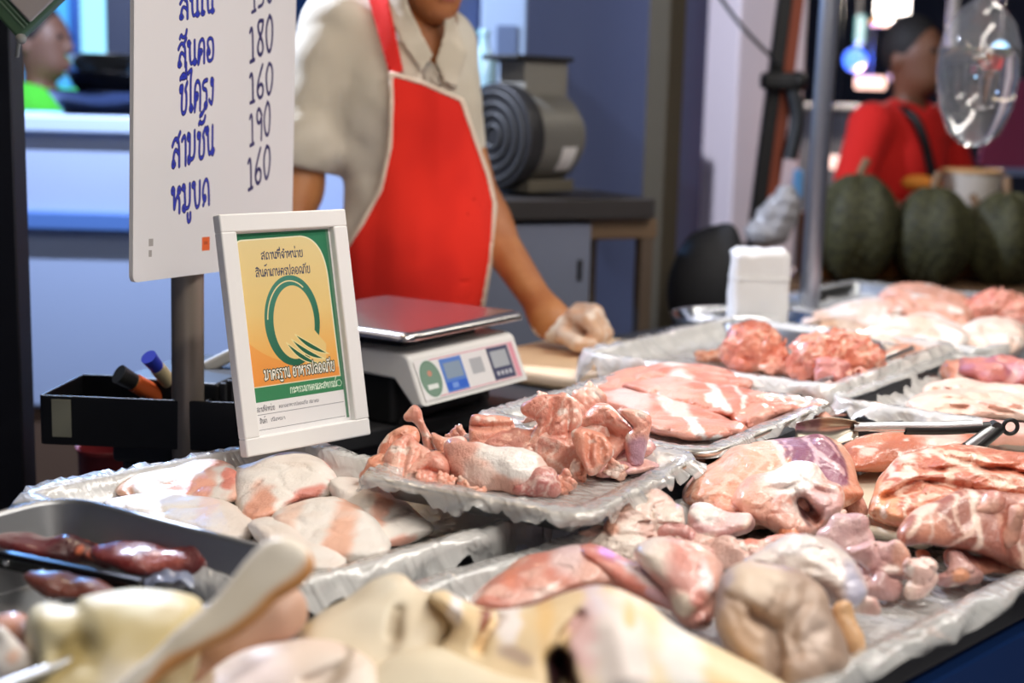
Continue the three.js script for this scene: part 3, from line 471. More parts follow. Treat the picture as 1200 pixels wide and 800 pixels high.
function polySd(poly, x, y) { let d = 1e9, s = 1; const n = poly.length; for (let i = 0, j = n - 1; i < n; j = i++) { const ex = poly[j][0] - poly[i][0], ey = poly[j][1] - poly[i][1], wx = x - poly[i][0], wy = y - poly[i][1], t = Math.min(1, Math.max(0, (wx * ex + wy * ey) / (ex * ex + ey * ey))); const bx = wx - ex * t, by = wy - ey * t; d = Math.min(d, bx * bx + by * by); const c1 = y >= poly[i][1], c2 = y < poly[j][1], c3 = ex * wy > ey * wx; if ((c1 && c2 && c3) || (!c1 && !c2 && !c3)) s = -s; } return s * Math.sqrt(d); }
{
  const ax = F(488, 300, 2.86), anchor = V3(ax.x, 0, ax.z), fr = frameAt(anchor), L = fr.loc, s = fr.s;
  const t = thing('person', 'vendor in cream polo shirt and red apron, gloved fist on the board', 'person', anchor, VTURN);
  const skin = C('#b87a48'), skinD = C('#a5663a');
  const floor = (x, z) => V3(x, .05, z);
  // body: one continuous surface
  const hip1 = L(455, 440, .02), hip2 = L(530, 440, .03), sh1 = L(392, 42, .02), sh2 = L(512, 58, .05), el1 = L(349, 222, -.03), el2 = L(570, 262, .035), wr2 = L(645, 375, -.12), wr1 = L(330, 330, -.14);
  const body = [
    cap(L(492, 60, .02), L(497, -20, .0), .058, .052), ell(L(474, 130, .03), .125, .18, .09), ell(L(482, 330, .03), .125, .22, .10), cap(sh1, sh2, .055, .055),
    cap(sh1, el1, .048, .040), cap(el1, wr1, .040, .027), cap(sh2, el2, .045, .039), cap(el2, wr2, .043, .028), cap(wr2, L(668, 388, -.13), .028, .026),
    cap(hip1, floor(hip1.x - .01, hip1.z), .085, .042), cap(hip2, floor(hip2.x + .01, hip2.z), .085, .042),
    cap(floor(hip1.x, 0), floor(hip1.x + .05, .15), .04, .03), cap(floor(hip2.x, 0), floor(hip2.x + .05, .15), .04, .03),
  ];
  const fb = field(body, .05);
  // head, on a finer grid of its own, merged
  const H = L(500, -46, -.01), hp = (x, y, z) => V3(x, y, z).applyAxisAngle(V3(0, 1, 0), .55).add(H), T5 = [0, .55, 0];
  const head = [ell(hp(0, .02, -.008), .076, .098, .096, T5), ell(hp(0, -.055, .035), .054, .058, .055, T5), ell(hp(0, -.095, .055), .026, .02, .022, T5, .03), cap(L(492, 50, .02), hp(0, -.05, -.03), .056, .052),
    cap(hp(0, .005, .088), hp(0, -.036, .106), .010, .014, .014), ell(hp(.014, -.04, .098), .009, .008, .01, T5, .008), ell(hp(-.014, -.04, .098), .009, .008, .01, T5, .008), cap(hp(-.042, .024, .074), hp(.042, .024, .074), .007, .007, .02),
    ell(hp(0, -.066, .088), .023, .006, .010, T5, .006), ell(hp(0, -.076, .086), .019, .007, .010, T5, .006), ell(hp(-.079, -.012, -.008), .010, .030, .019, T5, .008), ell(hp(.079, -.012, -.008), .010, .030, .019, T5, .008),
    { ...ell(hp(-.031, .004, .088), .017, .010, .012, T5), cut: true }, { ...ell(hp(.031, .004, .088), .017, .010, .012, T5), cut: true }];
  const fh = field(head, .03);
  const gBody = nets(fb, ...bounds(body, .02), .012), gHead = nets(fh, ...bounds(head, .02), .0035);
  const lip = hp(0, -.071, .095);
  const col = (x, y, z) => { const c = mix3([...skin], skinD, sst(-.3, .4, fbm(x * 9, y * 9, z * 9))); const d = Math.hypot((x - lip.x) / .024, (y - lip.y) / .011, (z - lip.z) / .02); return mix3(c, C('#a54f48'), 1 - sst(.7, 1.1, d)); };
  paint(gBody, col); paint(gHead, col);
  const join2 = (a) => { const g = mergeGeometries(a.map((q) => q)); return g; };
  // hidden fingers of the left hand: thumb and four fingers curled on the table behind the certificate
  const hand1 = [cap(wr1, L(318, 352, -.16), .027, .032)]; for (let k = 0; k < 4; k++) { const a = L(308 + k * 9, 356, -.18), b = L(306 + k * 9, 372, -.20), c = L(308 + k * 9, 380, -.185); hand1.push(cap(a, b, .0095, .009, .006), cap(b, c, .009, .008, .004)); } hand1.push(cap(L(340, 348, -.16), L(350, 366, -.19), .011, .009, .008));
  const gH1 = paint(nets(field(hand1, .012), ...bounds(hand1, .01), .004), col);
  part('body', join2([gBody, gHead, gH1]), M.skin, t);
  for (const q of [-1, 1]) { const e = part('eye', at(new THREE.SphereGeometry(.0115, 18, 14), ...hp(q * .031, .004, .0695).toArray()), std(0xe8e4de, .25), t); part('iris', at(new THREE.SphereGeometry(.0055, 14, 10), ...hp(q * .031, .003, .0767).toArray()), std(0x1a100b, .15), e); part('eyebrow', paint(nets(field([cap(hp(q * .016, .025, .091), hp(q * .034, .030, .088), .0035, .0035), cap(hp(q * .034, .030, .088), hp(q * .05, .024, .076), .0035, .002)], .003), ...bounds([cap(hp(q * .016, .025, .091), hp(q * .05, .024, .076), .012, .012)], .004), .0022), () => C('#17110e')), M.plain, t); }
  const hairE = [ell(hp(0, .034, -.018), .084, .098, .100, T5), ell(hp(0, -.02, -.05), .074, .075, .055, T5)];
  const hf = field(hairE, .03), ff = field([ell(hp(0, -.035, .085), .068, .085, .07, T5), ell(hp(-.08, -.03, .01), .03, .05, .04, T5), ell(hp(.08, -.03, .01), .03, .05, .04, T5)], .02);
  part('hair', paint(nets((x, y, z) => Math.max(hf(x, y, z) + .003 * noise(x * 90, y * 20, z * 90), -ff(x, y, z)), ...bounds(hairE, .02), .006), () => C('#15110f')), M.plain, t);
  // gloved fist: palm block, four bent fingers, thumb across
  const gl = [cap(L(640, 378, -.12), L(652, 384, -.13), .031, .031), ell(L(672, 384, -.135), .042, .032, .036, [0, 0, -.15])];
  for (let k = 0; k < 4; k++) { const z = -.185 + k * .021, x = 694 + (k === 0 ? -4 : k === 3 ? -5 : 0) + k * 2; gl.push(cap(L(672 + k * 2, 370 - k * 2, z + .03), L(x, 371 + (k === 0 ? 4 : 0) - k * 2, z), .0165, .0155, .008), cap(L(x, 371 + (k === 0 ? 4 : 0) - k * 2, z), L(x + 12, 394 - k * 2, z - .008), .0155, .0145, .005), cap(L(x + 12, 394 - k * 2, z - .008), L(x - 10, 406 - k * 2, z - .004), .0145, .0125, .004)); }
  gl.push(cap(L(660, 392, -.19), L(676, 402, -.215), .016, .0145, .01), cap(L(676, 402, -.215), L(694, 404, -.218), .0145, .0115, .006));
  const gf = field(gl, .016);
  part('glove', paint(nets((x, y, z) => gf(x, y, z) + .0016 * noise(x * 60, y * 90, z * 60), ...bounds(gl, .01), .0035), (x, y, z) => { const p = fr.px(x, y, z); return mix3(mix3(C('#dcb596'), C('#e9d6c6'), sst(-.2, .4, fbm(x * 40, y * 40, z * 40))), C('#eeebe6'), 1 - sst(650, 668, p[0] + (p[1] - 380) * .4)); }), phy({ vertexColors: true, roughness: .4, clearcoat: .3 }), t, 'thin whitish plastic glove');
  // shirt: torso and two sleeves
  const tor = [ell(L(472, 128, .02), .158, .215, .122), ell(L(482, 290, .02), .152, .25, .132), cap(L(402, 40, .02), L(520, 48, .05), .070, .060), cap(L(400, 30, .02), L(357, 170, -.02), .084, .072, .03), cap(L(356, 168, -.02), L(354, 186, -.02), .072, .070, .03), cap(L(512, 58, .05), L(546, 226, .05), .064, .052, .03)];
  const ft = field(tor, .05), fold = (x, y, z) => .0055 * noise(x * 16 + y * 9, y * 7, z * 12) + .0035 * (1 - 2 * Math.abs(noise(x * 12 - y * 14 + 3, y * 10 + x * 6, z * 9)));
  const ftf = (x, y, z) => ft(x, y, z) + fold(x, y, z), neck = field([cap(L(493, 80, .0), L(500, -60, -.02), .060, .056)], .02), yHem = L(490, 470, 0).y;
  const cuff = (x, y, z) => { const p = fr.px(x, y, z); return x < L(402, 0, 0).x ? (p[1] - (192 + (p[0] - 325) * .2)) * s : -1; };
  const openV = [[478, 40], [512, 84], [530, 30], [520, -60], [470, -60]];
  const shirtCol = (x, y, z) => mix3(C('#d9d3c4'), C('#c9c2b0'), sst(-.3, .5, fbm(x * 5, y * 5, z * 5)));
  part('shirt', paint(nets((x, y, z) => { const d = ftf(x, y, z); if (d > .03) return d; const p = fr.px(x, y, z); return Math.max(d, cuff(x, y, z), .006 - neck(x, y, z), yHem - y, z > 0 ? -polySd(openV, p[0], p[1]) * s : -1); }, ...bounds(tor, .02), .0075), shirtCol), M.cloth, t);
  const shell = (name, poly, off, th, colour, h, o = {}) => {
    const xs = poly.map((p) => p[0]), ys = poly.map((p) => p[1]), a = L(Math.min(...xs) - 8, Math.max(...ys) + 8, 0), b = L(Math.max(...xs) + 8, Math.min(...ys) - 8, 0);
    const base = o.base ?? ftf;
    return part(name, paint(nets((x, y, z) => { const d = Math.abs(base(x, y, z) - off + (o.fold ? .008 * noise(x * 17 + 9, y * 4, z * 4) : 0)) - th; if (d > .03 || z < (o.zMin ?? -.04)) return Math.max(d, .01); const p = fr.px(x, y, z), q = polySd(poly, p[0], p[1]); return Math.max(d, (o.line ? Math.abs(q) - o.line : q) * s); }, [a.x - .02, a.y - .02, o.zMin ?? -.04], [b.x + .02, b.y + .02, .24], h), (x, y, z) => o.col ? o.col(x, y, z) : [...colour]), M.cloth, t);
  };
  const apron = [[458, 86], [495, 97], [541, 117], [556, 160], [572, 205], [580, 240], [576, 300], [566, 358], [560, 470], [395, 470], [403, 340], [406, 290], [424, 262], [446, 222], [457, 172], [459, 120]];
  const red = (x, y, z) => mix3(C('#ee2a17'), C('#dd2113'), sst(-.3, .5, fbm(x * 6, y * 4, z * 6)));
  shell('apron', apron, .018, .0042, null, .0055, { base: ft, fold: true, col: red });
  shell('apron_piping', apron, .0208, .0046, C('#ead9c6'), .0035, { base: ft, fold: true, line: 2.6 });
  shell('apron_strap', [[425, -25], [450, -25], [473, 84], [457, 90]], .013, .004, C('#d8231c'), .004, { zMin: -.02, base: (x, y, z) => smin(ft(x, y, z), neck(x, y, z), .04) });
  const both = (x, y, z) => smin(ftf(x, y, z), neck(x, y, z) - .004, .03);
  const collarCol = (x, y, z) => mix3(C('#cfc7b6'), C('#bdb5a4'), sst(-.2, .4, fbm(x * 12, y * 12, z * 12)));
  shell('collar', [[440, -22], [470, -30], [480, 10], [508, 66], [494, 84], [470, 50], [452, 10]], .011, .0036, null, .0045, { base: both, col: collarCol });
  shell('collar', [[520, -20], [536, 30], [548, 62], [536, 104], [520, 96], [510, 72], [520, 40]], .011, .0036, null, .0045, { base: both, col: collarCol });
  shell('placket', [[494, 66], [514, 76], [518, 104], [496, 97]], .004, .002, C('#b5ada0'), .004);
  part('button', at(new THREE.SphereGeometry(.006, 14, 10).scale(1, 1, .4), ...(() => { const q = L(503, 75, 0); for (let z = .2; z > 0; z -= .002) if (ftf(q.x, q.y, z) < .006) { q.z = z; break; } return q.toArray(); })()), std(0x8d8a86, .3), t);
  const tr = [cap(hip1, floor(hip1.x - .01, hip1.z), .105, .075), cap(hip2, floor(hip2.x + .01, hip2.z), .105, .075), ell(L(492, 420, .03), .16, .13, .125)];
  part('trousers', paint(nets(field(tr, .05), ...bounds(tr, .02), .012), () => C('#23252c')), M.cloth, t);
  for (const h of [hip1, hip2]) part('shoe', at(new RoundedBoxGeometry(.1, .09, .27, 3, .035), h.x + .02, .045, h.z + .06), M.black, t);
}
// smaller people behind: a body with head, face, arms and hands, then clothes
function standing(label, anchor, turn, o) {
  const t = thing('person', label, 'person', anchor, turn), k = o.h / 1.7, y = (v) => v * k;
  const el = o.elbow ?? .12, f = o.reach ?? .3;
  const B = [ell(V3(0, y(1.57), .02), .076, .11, .095), ell(V3(0, y(1.49), .06), .05, .05, .055), cap(V3(0, y(1.36), 0), V3(0, y(1.5), .01), .052, .05), ell(V3(0, y(1.2), 0), .16, .2, .095), ell(V3(0, y(.98), 0), .15, .15, .1), cap(V3(-.17, y(1.33), 0), V3(.17, y(1.33), 0), .055, .055),
    ell(V3(0, y(1.55), .118), .014, .024, .018, null, .015), ell(V3(-.078, y(1.55), 0), .012, .028, .02, null, .01), ell(V3(.078, y(1.55), 0), .012, .028, .02, null, .01)];
  for (const s of [-1, 1]) {
    const sh = V3(s * .19, y(1.33), 0), e = V3(s * (.21 + el), y(1.08), .03), w = V3(s * .15, y(1.02), f), hd = V3(s * .12, y(1.01), f + .07);
    B.push(cap(sh, e, .05, .042), cap(e, w, .042, .027), cap(w, hd, .028, .03));
    for (let q = 0; q < 4; q++) B.push(cap(hd.clone().add(V3((q - 1.5) * .019, 0, .02)), hd.clone().add(V3((q - 1.5) * .02, -.02, .075 - Math.abs(q - 1.2) * .008)), .009, .008, .006));
    B.push(cap(hd.clone().add(V3(-s * .028, 0, 0)), hd.clone().add(V3(-s * .05, -.012, .04)), .010, .009, .008));
    B.push(cap(V3(s * .085, y(.9), 0), V3(s * .1, y(.48), .01), .08, .055), cap(V3(s * .1, y(.48), .01), V3(s * .1, .06, -.01), .055, .036), cap(V3(s * .1, .05, -.01), V3(s * .11, .035, .16), .036, .03));
  }
  part('body', paint(nets(field(B, .035), ...bounds(B, .02), .011), () => C(o.skin)), M.skin, t);
  for (const s of [-1, 1]) part('eye', at(new THREE.SphereGeometry(.01, 12, 8), s * .03, y(1.585), .105), std(0x17110f, .2), t);
  const hair = [ell(V3(0, y(1.6), -.005), .084, .105, .1)], hb = field(hair, .02), fc = field([ell(V3(0, y(1.545), .1), .07, .085, .06)], .01);
  part('hair', paint(nets((a, b, c) => Math.max(hb(a, b, c), -fc(a, b, c)), ...bounds(hair, .02), .008), () => C('#120f0e')), M.plain, t);
  const S = [ell(V3(0, y(1.2), 0), .18, .22, .118), ell(V3(0, y(.98), 0), .172, .2, .122), cap(V3(-.18, y(1.33), 0), V3(.18, y(1.33), 0), .072, .072)];
  for (const s of [-1, 1]) S.push(cap(V3(s * .19, y(1.33), 0), V3(s * (.2 + el * .7), y(1.15), .02), .068, .064, .02));
  const nk = field([cap(V3(0, y(1.3), 0), V3(0, y(1.55), .01), .058, .056)], .01);
  part('shirt', paint(nets((a, b, c) => Math.max(field(S, .04)(a, b, c), .004 - nk(a, b, c), y(.85) - b), ...bounds(S, .02), .012), () => C(o.shirt)), M.cloth, t);
  if (o.strap) part('bag_strap', tube([V3(-.1, y(1.40), -.02), V3(-.09, y(1.36), .09), V3(-.02, y(1.15), .135), V3(.08, y(.95), .13)], .016, 30, 8), M.black, t);
  const T = []; for (const s of [-1, 1]) T.push(cap(V3(s * .085, y(.9), 0), V3(s * .1, y(.48), .01), .1, .075), cap(V3(s * .1, y(.48), .01), V3(s * .1, .1, -.01), .075, .06));
  part('trousers', paint(nets(field(T, .04), ...bounds(T, .02), .015), () => C('#1f2230')), M.cloth, t);
  return t;
}
{ const a = F(48, 200, 4.85); standing('blurred customer in a bright green shirt facing right beyond the blue counter', V3(a.x, 0, a.z), VTURN + rad(75), { h: 1.58, skin: '#6b4a3a', shirt: '#4fd23a', reach: .22 }); }
{ const a = F(1058, 200, 4.75); standing('fruit seller in a red shirt with a dark strap behind the durians', V3(a.x, 0, a.z), VTURN + rad(40), { h: 1.60, skin: '#6e4630', shirt: '#d01a12', strap: true, reach: .34 }); }
// ---------------------------------------------------------------- background stalls and their things
{ // left edge post and the green-and-white dial that hangs before it
  const a = F(7, 300, 2.25); solo('stall_post', 'black stall post at the left edge of the picture', 'post', box(.055, 3.4, .06, .004, 0, 1.7, 0), std(0x17161a, .5), V3(a.x, 0, a.z), VTURN);
  const d = F(25, -30, 2.1), t = thing('hanging_dial', 'green rimmed plastic cover with a pale face hanging at the top left corner', 'cover', d, VTURN), q = rad(43);
  part('cover_rim', box(.13, .13, .03, .006).rotateZ(q), std(0x55704f, .5), t); part('cover_face', box(.1, .1, .008, .003).rotateZ(q).translate(.019, .003, .018), std(0xc4b8ac, .5), t);
  for (const k of [0, 1, 2]) part('rim_groove', box(.12, .0025, .003, .001, 0, -.046 + k * .006, .0155).rotateZ(q - Math.PI / 2), std(0x7d9474, .5), t);
  part('knot', at(new THREE.SphereGeometry(.008, 14, 10), .0, -.09, .01), std(0xa5a294, .6), t); part('cord', tube([V3(0, -.09, .01), V3(-.004, -.10, .01), V3(-.010, -.115, 0)], .003, 12, 6), std(0x9a988c, .6), t); part('hanger', rod(V3(0, .09, 0), V3(0, 3.4 - d.y, 0), .003), M.darkGrey, t);
}
{ // blue tiled counter on the left with pans on it
  const a = F(100, 300, 3.9), t = thing('stall_counter', 'blurred pale blue counter of the neighbouring stall at the left', 'counter', V3(a.x, 0, a.z), VTURN);
  const H = F(90, 150, 3.9).y, yb = F(90, 478, 3.9).y;
  part('front_panel', box(1.7, H - yb, .5, .01, -.1, yb + (H - yb) / 2, -.25), std(0x9fb2d6, .5), t); part('plinth', box(1.7, yb, .46, .01, -.1, yb / 2, -.25), std(0x5a4638, .8), t);
  part('top_slab', box(1.76, .05, .56, .01, -.1, H + .01, -.25), std(0xaec3e2, .35), t); part('ledge', box(1.7, .055, .04, .01, -.1, F(90, 258, 3.9).y, .02), std(0x4e74b8, .5), t);
  const y = H + .036, pan = (px, dz, r, h, col, label) => { const q = F(px, 100, 3.9 + dz); return solo('cooking_pan', label, 'pan', lathe([[0, 0], [r * .7, 0], [r, h], [r * 1.04, h + .004], [r * .98, h], [r * .68, .006], [0, .006]]), std(col, .25, .9), V3(q.x, y, q.z)); };
  pan(122, .12, .15, .06, 0x3a4460, 'lower dark steel pan of the pile on the blue counter'); const s = pan(132, .12, .13, .05, 0x5a5a5c, 'upper grey steel pan of the pile on the blue counter'); s.position.y += .062; const s2 = pan(128, .12, .115, .045, 0x8a8a88, 'topmost bright steel pan of the pile on the blue counter'); s2.position.y += .114; pan(96, .1, .07, .06, 0x2c3b60, 'small dark bowl at the left of the pan pile');
  // lit blue shop front beyond, with a dark post
  const w = F(110, 40, 6.2); const f = thing('shop_front', 'bright blue lit shop panel far behind the green shirted customer', 'shop front', V3(w.x, 0, w.z), VTURN); part('light_panel', box(.9, 1.6, .05, .01, -.12, 1.45, 0), glow(0x3fa4ee, .55), f); part('panel_strip', box(.12, 1.6, .05, .01, .02, 1.45, .04), glow(0x8fd6f4, .7), f); part('mullion', box(.05, 1.6, .05, .01, -.06, 1.45, .05), std(0x23406a, .6), f);
  const p = F(146, 40, 4.7); solo('dark_post', 'dark blue post behind the pan pile at the upper left', 'post', box(.10, 3.4, .08, .005, 0, 1.7, 0), std(0x1d2438, .6), V3(p.x, 0, p.z), VTURN);
  const b = F(60, 120, 5.6); const L = new THREE.PointLight(0x77b4ff, 5, 0, 2); L.position.set(0, 0, 0); const bl = solo('unseen_blue_lamp', 'unseen blue lamp lighting the neighbouring stall from out of view', 'lamp', new THREE.SphereGeometry(.05, 20, 14), glow(0x8fc0ff, 3), V3(b.x, 2.3, b.z)); bl.add(L); part('cord', rod(V3(0, .03, 0), V3(0, 1.1, 0), .004), M.black, bl);  // out of view, placed to throw blue light on the stall
  const q = F(60, 120, 3.2), L2 = new THREE.PointLight(0xdbe6ff, 9, 0, 2); const b2 = solo('unseen_blue_lamp', 'unseen pale blue globe lamp lighting the front of the blue counter', 'lamp', new THREE.SphereGeometry(.05, 20, 14), glow(0xbcd6ff, 3), V3(q.x, 2.4, q.z)); b2.add(L2); part('cord', rod(V3(0, .03, 0), V3(0, 1.0, 0), .004), M.black, b2);  // out of view, placed to light the counter front
}
{ // grinder with its motor, on a cabinet against the blue partition
  const a = F(634, 260, 3.55), t = thing('motor', 'grey electric motor with round fan cover and white nameplate behind the vendor', 'motor', F(612, 222, 3.5), VTURN + rad(46));
  const R = .118, ly = .128;
  part('motor_body', at(new THREE.CylinderGeometry(R * .93, R * .93, .15, 40).rotateZ(Math.PI / 2), .02, ly, 0), std(0x7d7a72, .45, .4), t); part('end_bell', at(lathe([[0, .045], [.05, .045], [.085, .035], [R * .93, .0], [0, 0]], 40).rotateZ(-Math.PI / 2), .095, ly, 0), std(0x87847b, .4, .4), t);
  part('fan_cover', at(lathe([[0, 0], [R, 0], [R * 1.06, .01], [R * 1.06, .05], [R, .055], [0, .055]], 40).rotateZ(Math.PI / 2), -.05, ly, 0), std(0x2e2d2e, .5, .3), t);
  for (let k = 1; k < 5; k++) part('fan_ring', at(new THREE.TorusGeometry(R * k / 4.6, .004, 8, 36).rotateY(Math.PI / 2), -.107, ly, 0), std(0x4a4a4a, .5, .3), t);
  part('terminal_box', box(.15, .10, .09, .006, .03, ly + .13, 0), std(0x86837a, .5, .2), t); part('box_lid', box(.20, .012, .12, .004, .01, ly + .185, 0), std(0x1c1c1e, .5), t);
  part('nameplate', at(new THREE.CylinderGeometry(R * .94, R * .94, .05, 20, 1, true, -.3, .6).rotateZ(Math.PI / 2).rotateX(.5), .05, ly, 0), std(0xd8d4d0, .5), t, 'white paper nameplate'); part('mount', box(.16, .03, .16, .005, .02, .012, 0), std(0x5d5648, .7), t);
  const c = thing('machine_cabinet', 'grey metal cabinet with a dark top carrying the motor', 'cabinet', V3(a.x, 0, a.z), VTURN + rad(24)), h = F(640, 228, 3.5).y;
  part('top_slab', box(.46, .05, .40, .006, -.02, h - .025, 0), std(0x2a2523, .6), c); part('front_panel', box(.30, h - .06, .36, .006, -.10, (h - .06) / 2, 0), std(0x767c8e, .5), c); part('lock_slot', box(.012, .05, .006, .002, .02, h - .17, .182), M.black, c);
  part('bracket', box(.19, .05, .34, .006, .14, h - .075, 0), std(0x6b543c, .7), c); for (const z of [-.15, .15]) part('leg', box(.035, h - .08, .035, .004, .21, (h - .08) / 2, z), std(0x57483a, .7), c);
  const j = F(545, 118, 3.9); const bt = (px, py, col, label) => { const q = F(px, py, 3.9); return solo('bottle', label, 'bottle', lathe([[0, 0], [.035, 0], [.037, .01], [.037, .1], [.014, .14], [.013, .17], [.016, .172], [.016, .185], [0, .185]]), phy({ color: col, roughness: .15, clearcoat: .5 }), q); };
  const shf = thing('wall_shelf', 'small wall shelf holding bottles behind the vendor', 'shelf', F(560, 118, 3.9), VTURN); part('shelf_board', box(.24, .02, .12, .004, 0, -.012, 0), std(0x4d5b7c, .6), shf); part('bracket', box(.02, .1, .1, .004, .05, -.07, 0), M.darkGrey, shf);
  bt(550, 118, 0x2d7a4c, 'green bottle on the shelf just behind the vendor'); bt(566, 117, 0x9cc0cc, 'pale glass bottle on the shelf behind the vendor');
  const s = F(590, 60, 4.2), fz = thing('pale_cabinet', 'pale blue grey box standing on a ledge above the motor', 'box', s, VTURN); part('box_body', box(.13, .32, .1, .008, 0, .0, 0), std(0x8fa3bd, .5), fz); part('box_door', box(.06, .1, .01, .003, .01, .02, .054), std(0x51607c, .5), fz); part('support_post', rod(V3(0, -.16, 0), V3(0, -s.y, 0), .015), M.darkGrey, fz);
  const l1 = F(556, 38, 6), l2 = F(548, 10, 6); solo('market_lamp', 'small bluish white lamp glowing left of the motor', 'lamp', new THREE.SphereGeometry(.05, 20, 14).scale(1.2, .8, 1), glow(0x9fc8ff, 1.6), l1).add(new THREE.Mesh(rod(V3(0, .02, 0), V3(0, 3.4 - l1.y, 0), .004), M.black)); solo('market_lamp', 'warm white lamp glowing beside the face of the vendor', 'lamp', box(.24, .05, .05, .02), glow(0xffe6d8, 1.3), l2).add(new THREE.Mesh(rod(V3(0, .02, 0), V3(0, 3.4 - l2.y, 0), .004), M.black)); for (const o of scene.children) if (o.name.startsWith('market_lamp')) o.children.forEach((c) => { c.name = 'cord'; });
}
{ // black bag, diagonal bar, pole, hanging things
  const a = F(832, 400, 3.6); solo('black_bag', 'round black bag standing behind the steel bowl', 'bag', paint(nets(field([ell(V3(0, .09, 0), .115, .15, .09), cap(V3(-.03, .2, 0), V3(.03, .24, 0), .03, .02)], .05), [-.14, -.08, -.12], [.14, .28, .12], .01), () => C('#16171b')), M.plain, V3(a.x, a.y + .04, a.z), VTURN);
  const st = thing('side_shelf', 'dark stand under the black bag beyond the table', 'stand', V3(a.x, 0, a.z), VTURN); part('top_board', box(.4, .03, .3, .006, .05, a.y - .05, 0), M.darkGrey, st); for (const x of [-.12, .22]) part('leg', box(.03, a.y - .06, .03, .004, x, (a.y - .06) / 2, 0), M.darkGrey, st);
  const p0 = F(893, 255, 4.2), p1 = F(934, -60, 4.2), t = thing('leaning_bar', 'reddish brown bar with a black edge leaning beside the pale pillar', 'bar', p0, VTURN), q = p1.clone().sub(p0), dx = q.dot(HR), dy = q.y; const ang = Math.atan2(dx, dy);
  const len = Math.hypot(dx, dy) + .9; const mk = (n, w, off, m) => part(n, box(w, len, .04, .004, off, len / 2 - .85, 0).rotateZ(-ang), m, t); mk('red_bar', .034, .02, std(0x9a4a2e, .6)); mk('black_edge', .04, -.016, M.black);
  const c = F(912, 95, 4.15); const k = thing('clamp', 'black clamp fixed on the leaning bar', 'clamp', c, VTURN); part('jaw', box(.10, .05, .06, .015, 0, 0, 0), M.black, k); part('knob', at(new THREE.SphereGeometry(.03, 16, 12), .055, .0, 0), M.black, k); part('tail', tube([V3(.04, -.02, 0), V3(.06, -.1, 0), V3(.045, -.22, 0)], .022, 20, 8), std(0x1d2023, .6), k);
  const b = F(952, 300, 3.35); const s = thing('metal_pole', 'shiny round metal pole between the pillar and the durian stall', 'pole', V3(b.x, 0, b.z), VTURN); part('shaft', rod(V3(-.01, 0, 0), V3(.025, 3.4, 0), .0235, .0235, 28), std(0xa9abb2, .28, .9), s); part('foot', new THREE.CylinderGeometry(.06, .07, .02, 24).translate(-.01, .01, 0), M.darkGrey, s);
  const g = F(906, 262, 4.0); solo('clear_bag', 'crumpled translucent plastic bag hanging by the metal pole', 'bag', paint(nets((x, y, z) => field([ell(V3(0, 0, 0), .055, .06, .04), ell(V3(.03, .05, 0), .04, .06, .035), ell(V3(-.03, -.03, .01), .05, .03, .04)], .03)(x, y, z) + .008 * noise(x * 40, y * 40, z * 40), [-.12, -.11, -.08], [.12, .14, .08], .006), () => C('#b9b6b6')), phy({ vertexColors: true, roughness: .3, transmission: .35, thickness: 0 }), g, VTURN);
  const w0 = F(846, 0, 4.2), w1 = F(872, 34, 4.2), w2 = F(916, 78, 4.15); solo('cable', 'dark cable sloping down across the pale pillar', 'cable', tube([F(820, -40, 4.2), w0, w1, w2].map((p) => p.clone().sub(w0)), .006, 30, 8), M.darkGrey, w0);
  const bx = F(935, 215, 4.6); solo('blue_packet', 'small blue packet hanging behind the metal pole', 'packet', box(.03, .09, .03, .006), std(0x4d86b0, .5), bx, VTURN);
}
